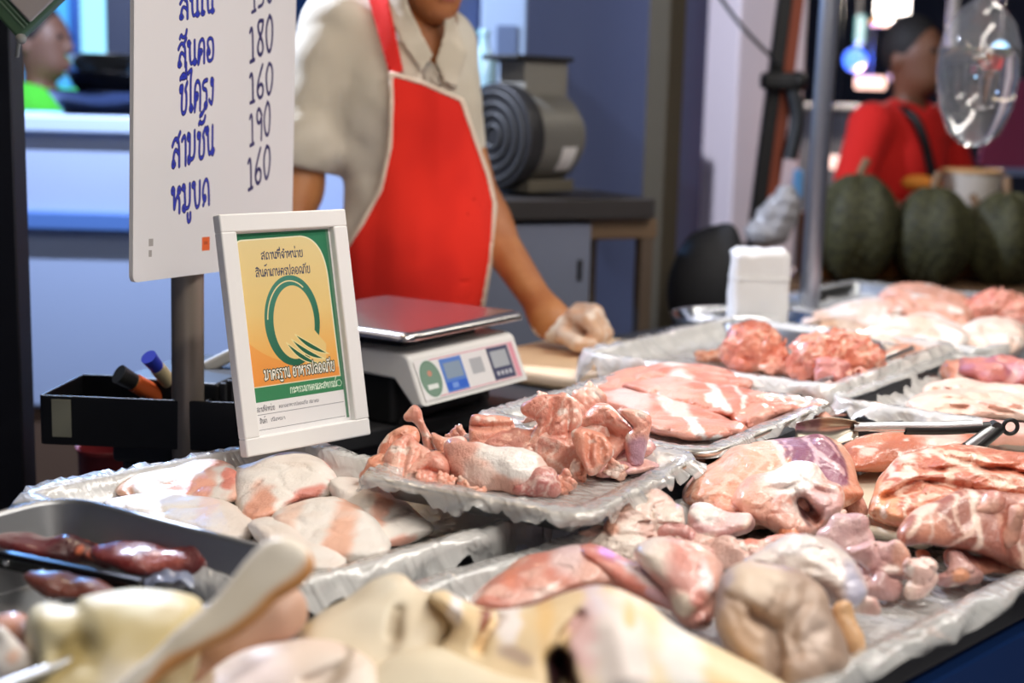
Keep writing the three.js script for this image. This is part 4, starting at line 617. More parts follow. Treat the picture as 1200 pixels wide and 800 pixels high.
{ // durian stall at the right
  const f = 4.05, e = F(1080, 334, f); const t = thing('fruit_stand', 'wooden stand carrying the durians at the right', 'stand', V3(e.x, 0, e.z), VTURN);
  const hgt = F(1080, 332, f).y; part('stand_top', box(1.6, .04, .5, .006, .3, hgt - .02, -.1), std(0x5a4026, .7), t); part('front_board', box(1.6, .16, .03, .006, .3, hgt - .1, .14), std(0x6d4c28, .7), t); for (const x of [-.45, 1.05]) part('leg', box(.05, hgt - .04, .05, .005, x, (hgt - .04) / 2, 0), std(0x4a3520, .7), t);
  const dur = (px, py, rx, ry, dz, label, seed) => {
    const c = F(px, py, f + dz), s = f / FPX, R = rx * s, Hh = ry * s, g = thing('durian', label, 'durian', V3(c.x, hgt, c.z), VTURN + seed * .7), k = field([ell(V3(0, Hh, 0), R, Hh, R * .95)], .01);
    part('husk', paint(nets((x, y, z) => { const a = Math.atan2(z, x); return k(x, y, z) + R * .07 * Math.cos(a * 5 + seed) - .004 * Math.abs(noise(x * 90, y * 90, z * 90)) * 2; }, [-R * 1.25, -.01, -R * 1.25], [R * 1.25, Hh * 2.15, R * 1.25], .008), (x, y, z) => mix3(C('#3d3c1e'), C('#26260f'), sst(-.2, .4, noise(x * 60, y * 60, z * 60)))), M.plain, g);
    const spike = []; const r = rng(seed * 13 + 1); for (let i = 0; i < 260; i++) { const yy = 1 - 2 * (i + .5) / 260, a = i * 2.39996, q = Math.sqrt(1 - yy * yy), n = V3(q * Math.cos(a), yy, q * Math.sin(a)); const rr = 1 - .07 * Math.cos(Math.atan2(n.z, n.x) * 5 + seed); const cg = new THREE.ConeGeometry(.010, .017, 5); cg.applyQuaternion(new THREE.Quaternion().setFromUnitVectors(V3(0, 1, 0), n)); spike.push(at(cg, n.x * R * rr, Hh + n.y * Hh, n.z * R * .95 * rr)); }
    const sp = part('spines', join(spike), std(0x3c3b1f, .8), g); sp.userData.kind = 'stuff'; part('stem', tube([V3(0, Hh * 1.95, 0), V3(.004, Hh * 2.1, 0), V3(.016, Hh * 2.32, .01)], .012, 14, 8), std(0x7a5f45, .8), g); return g;
  };
  dur(1004, 270, 50, 62, 0, 'leftmost durian, upright beside the metal pole', 1); dur(1091, 285, 47, 56, -.02, 'durian in the middle of the row with a curved stem', 2); dur(1176, 285, 46, 54, .02, 'rightmost durian at the right edge of the picture', 3); dur(1142, 272, 34, 42, .3, 'dark durian half hidden between two others in the row', 4);
  const c = F(1055, 322, f + .12), k = thing('cardboard_box', 'brown cardboard box behind the two left durians', 'box', V3(c.x, hgt, c.z), VTURN + .2); part('carton', box(.5, .16, .02, .003, 0, .08, 0), std(0xa8692c, .8), k); for (const x of [-.25, .25]) part('flap', box(.02, .18, .16, .003, x, .09, -.08), std(0x94602c, .8), k);
  const y = F(1075, 214, 4.5); solo('yellow_fruit', 'yellow orange fruit held by the red shirted seller', 'fruit', paint(nets(field([ell(V3(0, 0, 0), .05, .025, .03), ell(V3(.045, -.006, 0), .04, .02, .03)], .02), [-.07, -.05, -.05], [.11, .05, .05], .006), () => C('#e08a2a')), M.plain, y, VTURN);
  // knotted bag of water hanging on a cord
  const b = F(1147, 78, 3.2), s = 3.2 / FPX, w = thing('water_bag', 'clear knotted bag of water hanging at the upper right', 'bag', b, VTURN), prof = (o) => [[0, -92], [14, -90], [30, -76], [42, -45], [47, -10], [46, 20], [38, 48], [24, 66], [12, 74], [9, 80]].map(([r, yy]) => [Math.max(0, r - o) * s, yy * s]);
  part('bag_skin', lathe(prof(0), 48), phy({ color: 0xffffff, roughness: .04, transmission: .95, thickness: 0, ior: 1.5, side: THREE.DoubleSide }), w);
  part('water', lathe([...prof(2).slice(0, 6), [0, 20 * s]], 48), phy({ color: 0xffffff, roughness: 0, transmission: 1, thickness: .1, ior: 1.33 }), w);
  part('knot', lathe([[0, 78], [9, 79], [13, 84], [10, 88], [22, 96], [30, 108], [0, 102]].map(([r, yy]) => [r * s, yy * s]), 32), phy({ color: 0xe8e6e4, roughness: .3, transmission: .4, thickness: 0, side: THREE.DoubleSide }), w); part('cord', rod(V3(0, 100 * s, 0), V3(0, 3.4 - b.y, 0), .003), M.white, w);
  // far lamps, signs and banners of the market
  const lampAt = (px, py, fwd, geo, col, k, label, pw, cat = 'lamp', name = 'market_lamp') => { const p = F(px, py, fwd), m = solo(name, label, cat, geo, glow(col, k), p, VTURN); if (pw) { const L = new THREE.PointLight(col, pw, 0, 2); L.position.set(0, 0, 0); m.add(L); } part('cord', rod(V3(0, .02, 0), V3(0, 3.4 - p.y, 0), .004), M.black, m); return m; };
  lampAt(1046, 4, 6.5, new THREE.CylinderGeometry(.075, .075, .09, 28), 0xfff1e6, 3, 'large white lamp hanging at the top above the red shirted seller', 4);
  lampAt(1040, 26, 6.6, box(.14, .03, .1, .012), 0xe89a58, .8, 'orange lamp rim glowing just under the white lamp', 0);
  lampAt(1002, 70, 7, new THREE.SphereGeometry(.055, 20, 14), 0x3f6cff, 1.6, 'round blue lamp left of the seller in red', 1.5); lampAt(1048, 66, 7.2, new THREE.SphereGeometry(.038, 20, 14), 0x4a5cf0, 1.2, 'smaller blue violet lamp close to the head of the seller in red', 0);
  lampAt(1020, 97, 7, box(.15, .06, .03, .02), 0xffc7b4, 1.1, 'pinkish lit sign left of the seller in red', 1.5, 'sign', 'light_sign'); lampAt(1050, 82, 7.1, box(.06, .10, .03, .02), 0x9a8ac8, .6, 'pale violet lit sign behind the seller in red', 0, 'sign', 'light_sign'); lampAt(1008, 35, 7, box(.05, .14, .03, .02), 0x4f9a9c, .6, 'teal lit sign left of the big white lamp', 0, 'sign', 'light_sign');
  lampAt(862, 6, 6, new THREE.SphereGeometry(.03, 16, 12), 0x8fb6ff, 1.6, 'small pale blue lamp at the top of the pale pillar', 0); lampAt(920, 5, 6.2, box(.06, .03, .03, .01), 0x9fc4ff, 1.5, 'small bluish tube lamp above the leaning bar', 0); lampAt(977, 190, 6, new THREE.SphereGeometry(.03, 16, 12), 0xf6c9bc, .8, 'small pinkish lamp right of the metal pole', 0); lampAt(1172, 58, 6, new THREE.SphereGeometry(.03, 16, 12), 0x9fd4ff, 1.6, 'pale blue lamp seen through the water bag', 0);
  const n = F(1180, 145, 5.8), ban = thing('banner', 'purplish pink banner at the right edge behind the water bag', 'banner', n, VTURN); part('banner_cloth', box(.22, .36, .01, .003, .03, 0, 0).rotateZ(-.15), std(0xa4456a, .8), ban); part('banner_stripe', box(.2, .03, .014, .003, .03, -.19, 0), std(0x8fa6cc, .8), ban); part('banner_pole', rod(V3(.15, -n.y, 0), V3(.15, .3, 0), .01), M.darkGrey, ban);
  const gw = F(990, 130, 6.8), sw = thing('white_stall', 'pale grey stall front far behind the fruit seller', 'stall', V3(gw.x, 0, gw.z), VTURN); part('counter_front', box(.75, gw.y, .4, .01, .1, gw.y / 2, 0), std(0x5d5a5a, .8), sw); part('counter_top', box(.8, .03, .45, .01, .1, gw.y + .015, 0), std(0x6d6a68, .8), sw); part('back_frame', box(.9, .05, .05, .01, .1, gw.y + .7, -.1), M.darkGrey, sw); for (const x of [-.3, .5]) part('stall_post', box(.04, .75, .04, .004, x, gw.y + .36, -.1), M.darkGrey, sw);
  const bowl = F(1140, 190, 4.45), cup = thing('cream_tub', 'pale tub on the stall in front of the seller in red', 'tub', V3(bowl.x, hgt, bowl.z), 0); part('tub_wall', lathe([[0, 0], [.07, 0], [.09, .3], [.094, .31], [.086, .3], [.066, .01], [0, .01]]), std(0xbfb6aa, .5), cup); part('tub_rim', new THREE.TorusGeometry(.091, .006, 8, 32).rotateX(Math.PI / 2).translate(0, .305, 0), std(0xd2a26a, .5), cup);
}
// ---------------------------------------------------------------- the meat: every piece is a thing of its own
// flesh(o): colour from the place on the piece: two tones, veins, fat, patches of fat or lean, and shade painted into some hollows
function flesh(o, fr, seed) {
  const A = C(o.a), B = C(o.b ?? o.a), vein = o.vein && { ...o.vein, c: C(o.vein.c) }, fat = o.fat && { ...o.fat, c: C(o.fat.c) }, fib = o.fib && { ...o.fib, c: C(o.fib.c) };
  const sp = (o.sp ?? []).map(([px, py, r, c, soft = .3, asp = 1, rot = 0]) => { const q = fr.loc(px, py, 0); return { x: q.x, y: q.y, r: r * fr.s, c: C(c), soft, asp, cs: Math.cos(rad(rot)), sn: Math.sin(rad(rot)) }; });
  const f = o.f ?? 22, s = seed * 3.7;
  const lns = (o.ln ?? []).map(([c, w, ...pts]) => ({ c: C(c), w: w * fr.s, p: pts.map((q) => { const v = fr.loc(q[0], q[1], 0); return [v.x, v.y]; }) }));
  return (x, y, z, nx, ny) => {
    const c = mix3([...A], B, sst(-.35, .4, fbm(x * f + s, y * f, z * f)));
    if (fib) { const a = rad(fib.ang ?? 20), u = x * Math.cos(a) + y * Math.sin(a), v = -x * Math.sin(a) + y * Math.cos(a); mix3(c, fib.c, fib.s * sst(.05, .45, noise(u * (fib.f ?? 14) + s, v * (fib.f ?? 14) * 7, z * (fib.f ?? 14) * 5))); }
    if (vein) { const w = noise(x * 30 + s, y * 30, z * 30) * .5, n = Math.abs(noise(x * vein.f + w + s, y * vein.f + w, z * vein.f - w)), n2 = Math.abs(noise(x * vein.f * 2.3 + s, y * vein.f * 2.3 + w, z * vein.f * 2.3)); mix3(c, vein.c, (vein.s ?? .8) * Math.max(1 - sst(vein.w * .4, vein.w, n), .6 * (1 - sst(vein.w * .3, vein.w * .8, n2))) * sst(-.5, .1, noise(x * 14 + 3 + s, y * 14, z * 14))); }
    if (fat) mix3(c, fat.c, (fat.s ?? 1) * sst(fat.t, fat.t + (fat.w ?? .18), fbm(x * (fat.f ?? 16) + 9 + s, y * (fat.f ?? 16), z * (fat.f ?? 16)) + ny * (fat.up ?? 0)));
    for (const p of sp) { const dx = x - p.x, dy = y - p.y, u = (dx * p.cs - dy * p.sn), v = (dx * p.sn + dy * p.cs) * p.asp, d = Math.hypot(u, v) / p.r + .25 * noise(x * 60 + s, y * 60, z * 60); if (d < 1.1) mix3(c, p.c, 1 - sst(1 - p.soft, 1, d)); }
    for (const l of lns) { const d = segD(l.p, x + .003 * noise(x * 70 + s, y * 70, z * 70), y + .003 * noise(x * 70, y * 70 + s, z * 70)) / l.w; if (d < 1) mix3(c, l.c, .9 * (1 - sst(.45, 1, d))); }
    if (o.edge && fr.ed) { const e = fr.ed(x, y, z); if (e > 0) mix3(c, C(o.edge.c), e); }
    return mix3(c, LIFT, o.lift ?? .03);
  };
}
const LIFT = [.93, .80, .74];
function segD(p, x, y) { let m = 1e9; for (let i = 0; i < p.length - 1; i++) { const ex = p[i + 1][0] - p[i][0], ey = p[i + 1][1] - p[i][1], wx = x - p[i][0], wy = y - p[i][1], t = Math.min(1, Math.max(0, (wx * ex + wy * ey) / (ex * ex + ey * ey + 1e-12))); m = Math.min(m, Math.hypot(wx - ex * t, wy - ey * t)); } return m; }
let pieceSeed = 1;
const E_ = (px, py, dz, rx, ry, rz, rot = 0, yaw = 0) => ({ t: 'e', px, py, dz, rx, ry, rz, rot, yaw });
const K_ = (x1, y1, d1, x2, y2, d2, r1, r2 = r1, k) => ({ t: 'c', x1, y1, d1, x2, y2, d2, r1, r2, kk: k });
const cut = (b) => ({ ...b, cut: true });
function sdfPiece(anchor, blobs, o) {
  const fr = frameAt(anchor), s = fr.s, seed = ++pieceSeed;
  const list = blobs.map((b) => b.t === 'e' ? { ...ell(fr.loc(b.px, b.py, b.dz * s), b.rx * s, b.ry * s, b.rz * s, b.rot || b.yaw ? [0, rad(b.yaw), -rad(b.rot)] : null), cut: b.cut } : { ...cap(fr.loc(b.x1, b.y1, b.d1 * s), fr.loc(b.x2, b.y2, b.d2 * s), b.r1 * s, b.r2 * s, b.kk), cut: b.cut });
  const k = (o.k ?? 14) * s, fd = field(list, k), amp = (o.amp ?? 2) * s, f = o.fr ?? 35, rid = (o.rid ?? 0) * s, rf = o.rf ?? 40, fin = (o.fine ?? 0) * s;
  const [lo, hi] = bounds(list, amp * 2 + rid + .004); const clip = o.clip !== false; if (clip) lo[1] = Math.max(lo[1], -.006);
  const cell = o.cell ?? .003;
  const wp = (o.warp ?? 5) * s, wf = o.wf ?? 32;
  const g = nets((x, y, z) => {
    const n1 = wp * noise(x * wf + seed, y * wf, z * wf), n2 = wp * noise(x * wf, y * wf + seed, z * wf + 5);
    let d = fd(x + n1, y + n2, z + n1 - n2); if (Math.abs(d) < .03) { d += amp * fbm(x * f + seed * 5, y * f, z * f); if (rid) d += rid * (2 * Math.abs(noise(x * rf + seed, y * rf * (o.ry ?? 1), z * rf)) - .5); if (o.crk) d += o.crk * s * (1 - sst(0, .09, Math.abs(noise(x * (o.cf ?? 26) + seed * 2, y * (o.cf ?? 26) * 1.6, z * (o.cf ?? 26))))); if (fin) d += fin * noise(x * 160, y * 160 + seed, z * 160); }
    return clip ? Math.max(d, -y) : d;
  }, lo, hi, cell);
  return paint(g, flesh(o, fr, seed));
}
function piece(name, label, cat, ax, ay, Y, blobs, o = {}) {
  const a = P(ax, ay, Y), g = sdfPiece(a, blobs, o);
  const m = solo(name, label, cat, g, M[o.mat ?? 'meat'], a, VTURN, o.group); m.name = m.name; return m;
}
// curled slice: a thick sheet rolled about an axis, with ruffled edges
function curl(name, label, cat, px, py, dz, Y, base, w, h, o = {}) {
  const anchor = P(base[0], base[1], Y), fr = frameAt(anchor), s = fr.s, c = fr.loc(px, py, dz * s), sd = ++pieceSeed, R = w * s, Lh = h * s, arc = rad(o.arc ?? 150), a0 = rad(o.a0 ?? -75), rot = new THREE.Euler(rad(o.rx ?? 0), rad(o.yaw ?? 0), -rad(o.rz ?? 0)), q = new THREE.Quaternion().setFromEuler(rot);
  const fn = (u, v) => { const th = a0 + arc * u, rr = R * (1 + .25 * noise(u * 3 + sd, v * 2, sd) + (o.cone ?? 0) * (v - .5)) + (o.ruf ?? .004) * noise(u * 7 + sd, v * 6, 3) * (1 + 2 * Math.abs(v - .5)), y = (v - .5) * Lh * (1 + .2 * noise(u * 4, sd, 1)); return V3(Math.sin(th) * rr, y, Math.cos(th) * rr - R * .4).applyQuaternion(q).add(c); };
  const A = flesh(o, fr, sd);
  const g = sheet(fn, 30, 22, (o.th ?? 5) * s, (u, v, back, x, y, z) => { const k = A(x, y, z, 0, .3); const e = Math.min(u, 1 - u, v, 1 - v); return mix3(k, C(o.edge ?? '#f1c2a8'), .55 * (1 - sst(0, .09, e))); });
  return solo(name, label, cat, g, M[o.mat ?? 'wet'], anchor, VTURN, o.group);
}

// pad: a piece with a traced outline and real thickness, lying back on what carries it
function smoothPoly(p, k = 3) { const n = p.length, out = []; for (let i = 0; i < n; i++) { const a = p[(i + n - 1) % n], b = p[i], c = p[(i + 1) % n], d = p[(i + 2) % n]; for (let j = 0; j < k; j++) { const t = j / k, t2 = t * t, t3 = t2 * t; out.push([0, 1].map((q) => .5 * (2 * b[q] + (c[q] - a[q]) * t + (2 * a[q] - 5 * b[q] + 4 * c[q] - d[q]) * t2 + (3 * b[q] - a[q] - 3 * c[q] + d[q]) * t3))); } } return out; }
function pad(name, label, cat, ax, ay, Y, poly, o = {}) {
  const anchor = P(ax, ay, Y), fr = frameAt(anchor), s = fr.s, sd = ++pieceSeed, pl = smoothPoly(poly, o.sm ?? 3), lean = o.lean ?? 1.6, dz0 = (o.dz ?? 0) * (o.dz < 0 ? .25 : 1), T = (o.T ?? 14), Tb = o.Tb ?? 24, R = o.R ?? 12, dome = o.dome ?? 14, cosl = 1 / Math.hypot(1, lean);
  const amp = (o.amp ?? 2), f = o.fr ?? 28, warp = o.warp ?? 4, wf = o.wf ?? 26, crk = o.crk ?? 0, cf = o.cf ?? 22, rid = o.rid ?? 0, rf = o.rf ?? 20, ra = rad(o.ra ?? 0), rs = o.rs ?? 4, crs = o.cr ?? [];
  const fld = (x, y, z) => {
    const p = fr.px(x, y, z), n1 = noise(x * wf + sd, y * wf, z * wf), n2 = noise(x * wf, y * wf + sd, z * wf + 5), qx = p[0] + warp * n1, qy = p[1] + warp * n2;
    const q = polySd(pl, qx, qy); if (q > 30) return q * s;
    let zn = (z / s + dz0 + lean * (ay - qy)) * cosl;                 // px in front of the leaning middle surface
    const ins = Math.min(1, Math.max(0, -q / (o.dr ?? 40))), bulge = dome * Math.sqrt(ins * (2 - ins));
    let k = 0;
    for (const [depth, r, ...pts] of crs) { const d = segD(pts, qx, qy) / r; if (d < 2) k += depth * Math.exp(-d * d * 1.4); }
    if (rid) { const u = qx * Math.cos(ra) + qy * Math.sin(ra), v = (-qx * Math.sin(ra) + qy * Math.cos(ra)) * rs; k += rid * (2 * Math.abs(noise(u * rf * .001 + sd, v * rf * .001, z * 6)) - .6); }
    if (crk) k += crk * (1 - sst(0, .1, Math.abs(noise(x * cf + sd * 2, y * cf * 1.5, z * cf))));
    k += amp * fbm(x * f + sd * 5, y * f, z * f);
    const th = zn > 0 ? T + bulge - k : Tb + bulge * .4, w1 = q + R, w2 = Math.abs(zn) - th + R;
    return (Math.min(Math.max(w1, w2), 0) + Math.hypot(Math.max(w1, 0), Math.max(w2, 0)) - R) * s * .8;
  };
  const xs = pl.map((p) => p[0]), ys = pl.map((p) => p[1]), lo = [1e3, 1e3, 1e3], hi = [-1e3, -1e3, -1e3];
  for (const yy of [Math.min(...ys) - 8, Math.max(...ys) + 8]) for (const xx of [Math.min(...xs) - 8, Math.max(...xs) + 8]) for (const e of [-1, 1]) { const back = dz0 + lean * (ay - yy) - e * ((e > 0 ? T + dome + 10 : Tb + dome * .4 + 6) / cosl); const q = fr.loc(xx, yy, back * s); ['x', 'y', 'z'].forEach((k, i) => { lo[i] = Math.min(lo[i], q[k]); hi[i] = Math.max(hi[i], q[k]); }); }
  lo[1] = Math.max(lo[1], -.006);
  const clip = (x, y, z) => Math.max(fld(x, y, z), -y);
  if (o.edge) { const [dx, dy] = o.edge.dir, w = o.edge.w; fr.ed = (x, y, z) => { const p = fr.px(x, y, z); return sst(-w * .5, w * .4, polySd(pl, p[0] + dx * w, p[1] + dy * w) + w * .35 * noise(x * 40, y * 40, z * 40)) * (o.edge.s ?? .9); }; }
  const g = paint(nets(clip, lo, hi, o.cell ?? .003), flesh({ ...o }, fr, sd));
  return solo(name, label, cat, g, M[o.mat ?? 'meat'], anchor, VTURN, o.group);
}
// palettes
const FATW = { a: '#efe9e2', b: '#e8dcd2', f: 12, mat: 'fat' }, LEAN = { a: '#dd9078', b: '#cf7a62' }, PALE = { a: '#e8ab96', b: '#db947e' }, SKINY = { a: '#e0cfae', b: '#d6bf97', f: 9, mat: 'skin' };
const veinW = { c: '#f0d4c4', f: 34, w: .10, s: .75 };
// --- tray of white fat slabs
const yW = TY + .012;
const FS = { ...FATW, T: 13, dome: 12, R: 11, lean: 2, amp: 2, fr: 20, dr: 26, lift: 0, crk: 2 };
pad('fat_slab', 'white fat slab with pink spots at the back left of its tray', 'meat', 205, 592, yW, [[126, 572], [150, 551], [195, 543], [240, 539], [272, 546], [284, 566], [278, 590], [206, 594], [150, 586]], { ...FS, sp: [[212, 570, 30, '#e39a82', .4, 2.8, -6], [240, 568, 18, '#e6a48e', .5, 1.4], [268, 556, 15, '#dd8674', .3, .8], [150, 574, 18, '#dfab8c', .5, 1.4], [281, 574, 12, '#e8b8a4', .6]] });
pad('fat_slab', 'large plump white fat slab standing before the certificate frame', 'meat', 335, 600, yW, [[272, 556], [300, 540], [345, 531], [378, 539], [394, 560], [391, 584], [352, 590], [325, 606], [296, 616], [280, 600]], { ...FS, T: 16, sp: [[312, 584, 26, '#e6a68c', .5, 1.2, 30], [362, 578, 28, '#d98a7c', .4, 2.6, -14]] });
pad('fat_slab', 'long plain white fat slab along the wall of the deep steel tray', 'meat', 230, 622, yW, [[118, 590], [180, 578], [245, 581], [285, 602], [302, 625], [250, 642], [180, 617]], { ...FS, dz: -16, sp: [[242, 592, 18, '#eed3c6', .6, 1.6]] });
pad('fat_slab', 'smooth white fat slab with a pink folded end at the right of its tray', 'meat', 450, 635, yW, [[386, 562], [430, 564], [470, 585], [490, 603], [508, 616], [500, 628], [456, 641], [430, 626], [400, 600]], { ...FS, dz: -4, cr: [[8, 6, [455, 606], [470, 600], [492, 604]]], sp: [[470, 627, 24, '#e7ab98', .5, 1.6, -14], [446, 600, 16, '#e6b29e', .6, .7, 40], [402, 574, 14, '#f0d4c4', .6]] });
pad('fat_slab', 'rounded white fat slab lying in front of the other fat slabs', 'meat', 392, 655, yW, [[316, 610], [350, 589], [390, 582], [428, 597], [453, 622], [458, 648], [405, 660], [350, 642]], { ...FS, dz: -18, T: 16, sp: [[398, 628, 24, '#edb9a0', .6, .7, 20], [330, 612, 22, '#efcdbb', .6, .6, 30]] });
pad('fat_slab', 'small white fat slab squeezed against the corner of the deep steel tray', 'meat', 340, 668, yW, [[288, 614], [328, 608], [365, 630], [405, 655], [385, 676], [330, 660]], { ...FS, dz: -20 });
// --- liver in the deep tray
const yS = TY + .03, LIV = { a: '#80302c', b: '#5f1f20', f: 16, mat: 'wet', lift: 0, vein: { c: '#a5584c', f: 26, w: .08, s: .4 } };
piece('liver', 'dark red glossy liver with a raised corner at the right of the deep tray', 'meat', 200, 676, yS, [E_(170, 655, 0, 70, 16, 34, 6), E_(232, 662, -4, 40, 18, 30, 4), K_(225, 655, 0, 255, 634, 4, 16, 9), K_(262, 640, 2, 268, 672, -8, 7, 12)], { ...LIV, k: 16, amp: 2.5, sp: [[200, 652, 34, '#a5544a', .6, 2], [246, 640, 14, '#7a2323', .5]] });
piece('liver', 'dark liver strip at the far left inside the deep tray', 'meat', 60, 662, yS, [E_(45, 642, 0, 62, 13, 26, 8), E_(105, 648, 0, 42, 13, 22, 12)], { ...LIV, a: '#6b2628', b: '#47181c', k: 16, amp: 3, sp: [[113, 645, 8, '#e0745a', .4], [98, 640, 6, '#d2714e', .5]] });
piece('liver', 'brownish liver lobe lying nearest in the deep tray', 'meat', 80, 700, yS, [E_(80, 686, 0, 60, 12, 24, 10)], { ...LIV, a: '#7c4030', b: '#5b2a22', amp: 3 });
piece('offal', 'pink offal piece at the left edge below the deep tray', 'meat', 22, 756, TY + .05, [E_(12, 742, 0, 38, 26, 30, 12), E_(34, 758, -6, 14, 12, 16)], { a: '#c98a6c', b: '#a9684c', amp: 3, mat: 'wet' });
piece('fat_slab', 'white fat piece at the lower left corner of the picture', 'meat', 12, 800, TY + .05, [E_(6, 782, 0, 38, 30, 30, 30), K_(0, 745, 0, 26, 770, 0, 10, 12)], { ...FATW, amp: 3, sp: [[22, 762, 12, '#efc2a8', .6]] });
{ const a = P(80, 668, TY + .045), t = thing('knife', 'black strip shaped handle with glints lying across the livers', 'utensil', a, VTURN - .22), s = fwdOf(a) / FPX; part('grip', box(200 * s, 22 * s, 16 * s, .005, 0, -4 * s, 0), M.blackGloss, t); part('spine', box(196 * s, 4 * s, 10 * s, .002, 0, 6 * s, 0), std(0x3c3f46, .3, .6), t); for (const x of [-80, -30, 25]) part('rivet', at(new THREE.SphereGeometry(4 * s, 14, 10).scale(1, 1, .5), x * s, -4 * s, 8 * s), M.chrome, t); t.rotation.z = -.10;
  const b = P(205, 684, TY + .03); solo('plastic_scrap', 'small bluish translucent plastic scrap at the end of the black handle', 'plastic sheet', sheet((u, v) => V3((u - .5) * .055, .018 + .012 * Math.sin(u * 3) + .006 * noise(u * 5, v * 5, 2) - .02 * v, (v - .5) * .04), 20, 14, .0012), phy({ color: 0xb9c2dc, roughness: .15, transmission: .45, thickness: 0, side: THREE.DoubleSide }), b, VTURN); }
// --- salmon trimmings
const yT = TY + .056, TRIM = { a: '#f0ae98', b: '#e2907a', vein: { c: '#f2c9b4', f: 40, w: .1, s: .5 }, fat: { c: '#f6dfd2', t: .34, f: 30 }, group: null };
const trim = (label, px, py, dz, w, h, o = {}) => curl('trimming', label, 'meat', px, py, dz, yT, [px, Math.min(578, py + h * .5 + 4)], w * 1.2, h * 1.22, { ...TRIM, ...o });
const TF = { ...TRIM, T: 6, Tb: 6, R: 5, dome: 6, dr: 14, lean: .5, warp: 4, wf: 40, amp: 1.4, fr: 50, crk: 2.5, cf: 34, cell: .0022, mat: 'meat' };
const flap = (label, ax, ay, poly, o = {}) => pad('trimming', label, 'meat', ax, ay, yT, poly, { ...TF, ...o });
flap('long pink trimming standing up like a finger at the left of the heap', 500, 552, [[474, 484], [486, 474], [496, 482], [501, 500], [509, 517], [516, 548], [500, 552], [496, 512], [487, 494], [477, 493]], { T: 8, lean: .2, dz: 6 });
flap('pointed curled trimming at the far left end of the heap', 450, 566, [[441, 530], [452, 510], [473, 499], [489, 504], [491, 520], [474, 518], [462, 532], [452, 560], [440, 560]], { dz: 14, a: '#ec9f80', b: '#df8a6c' });
flap('broad fan shaped trimming at the lower left of the heap', 475, 574, [[458, 520], [479, 506], [490, 521], [506, 530], [504, 552], [488, 567], [466, 570], [442, 562], [448, 542]], { lean: .9, dome: 10, cr: [[5, 4, [478, 512], [470, 560]], [5, 4, [492, 528], [484, 562]]] });
flap('curled trimming with a rolled rim at the front left of the heap', 495, 574, [[478, 548], [506, 530], [525, 542], [525, 564], [508, 573], [488, 570], [464, 570]], { dz: -14, dome: 9, cr: [[8, 5, [500, 550], [516, 556]], [-4, 4, [480, 552], [506, 536]]] });
flap('ragged trimming behind the fan shaped one, left of the white topped block', 525, 560, [[503, 506], [520, 512], [541, 511], [549, 524], [546, 548], [520, 554], [511, 530]], { dz: 8, a: '#e2a086' });
flap('squarish pink flap folded over behind the white topped block', 582, 550, [[550, 496], [560, 486], [597, 491], [605, 503], [613, 520], [610, 545], [552, 545]], { lean: .4, dz: 12, T: 9, dome: 8, a: '#eaa68c', cr: [[6, 4, [552, 500], [600, 498]]] });
flap('tall pointed flap standing at the centre of the heap', 650, 556, [[610, 482], [614, 470], [634, 463], [654, 462], [664, 458], [678, 470], [680, 498], [668, 514], [660, 545], [636, 545], [612, 530], [630, 498]], { lean: .3, dz: 6, T: 9, dome: 10, cr: [[8, 5, [650, 470], [644, 500], [634, 520]], [6, 4, [668, 470], [664, 505]]] });
flap('broad hollow curl at the right of the tall flap, the largest curl', 710, 556, [[676, 504], [687, 483], [706, 469], [728, 486], [743, 503], [740, 518], [724, 536], [712, 550], [690, 550], [680, 530]], { lean: .3, dz: 10, T: 9, dome: 14, cr: [[14, 10, [690, 506], [712, 506], [726, 514]], [-4, 4, [690, 490], [708, 478], [736, 502]]], sp: [[708, 510, 20, '#c26a48', .7, 1.6]] });  // shade inside the curl is painted as a darker orange patch
flap('upright folded trimming with a mauve underside at the right end', 750, 560, [[726, 482], [747, 479], [763, 487], [762, 504], [756, 530], [752, 548], [738, 548], [732, 514], [742, 500]], { lean: .2, dz: 4, T: 8, sp: [[748, 532, 20, '#b98a9a', .6, .6]] });
flap('folded pink trimming at the front right of the heap', 695, 570, [[669, 508], [690, 503], [711, 513], [719, 533], [704, 549], [688, 556], [678, 536]], { dz: -24, T: 8, dome: 9, cr: [[7, 5, [690, 512], [692, 545]], [5, 4, [702, 515], [708, 540]]], a: '#e29478' });
flap('thin wavy trimming lying at the right end below the curls', 740, 562, [[690, 548], [720, 536], [760, 538], [772, 548], [740, 556], [706, 560]], { lean: 1.6, dz: -16, T: 6, a: '#dba294', b: '#c78e92' });
piece('meat_block', 'white topped meat block with a pink front in the middle of the heap', 'meat', 588, 572, yT, [E_(560, 550, 0, 36, 30, 30, 10), E_(608, 556, -6, 36, 28, 28, 24), K_(535, 530, 0, 620, 542, 0, 14, 15), E_(630, 568, -10, 16, 18, 16)], { a: '#e9b8a6', b: '#df9f8c', k: 14, amp: 3, rid: 2, sp: [[598, 532, 50, '#f3ebe4', .4, 2, 20], [560, 552, 26, '#eed0c2', .5], [535, 545, 14, '#dd9a86', .5], [628, 566, 18, '#cf7a6a', .4], [612, 562, 12, '#b9756a', .5, 2]] });
piece('meat_block', 'dark red marbled chunk at the front corner of the heap', 'meat', 636, 580, yT, [E_(636, 566, 0, 22, 20, 20, 20), E_(615, 574, -4, 16, 10, 14)], { a: '#c98074', b: '#b0605a', k: 10, amp: 3, rid: 2, vein: { c: '#ecd0c4', f: 60, w: .12, s: .8 } });
trim('wavy trimming left of the tall pointed flap', 628, 492, 16, 24, 34, { rz: -50, yaw: 20 });
trim('ragged pink trimming behind the largest curl', 690, 482, 26, 26, 34, { rz: 60, yaw: 30 });
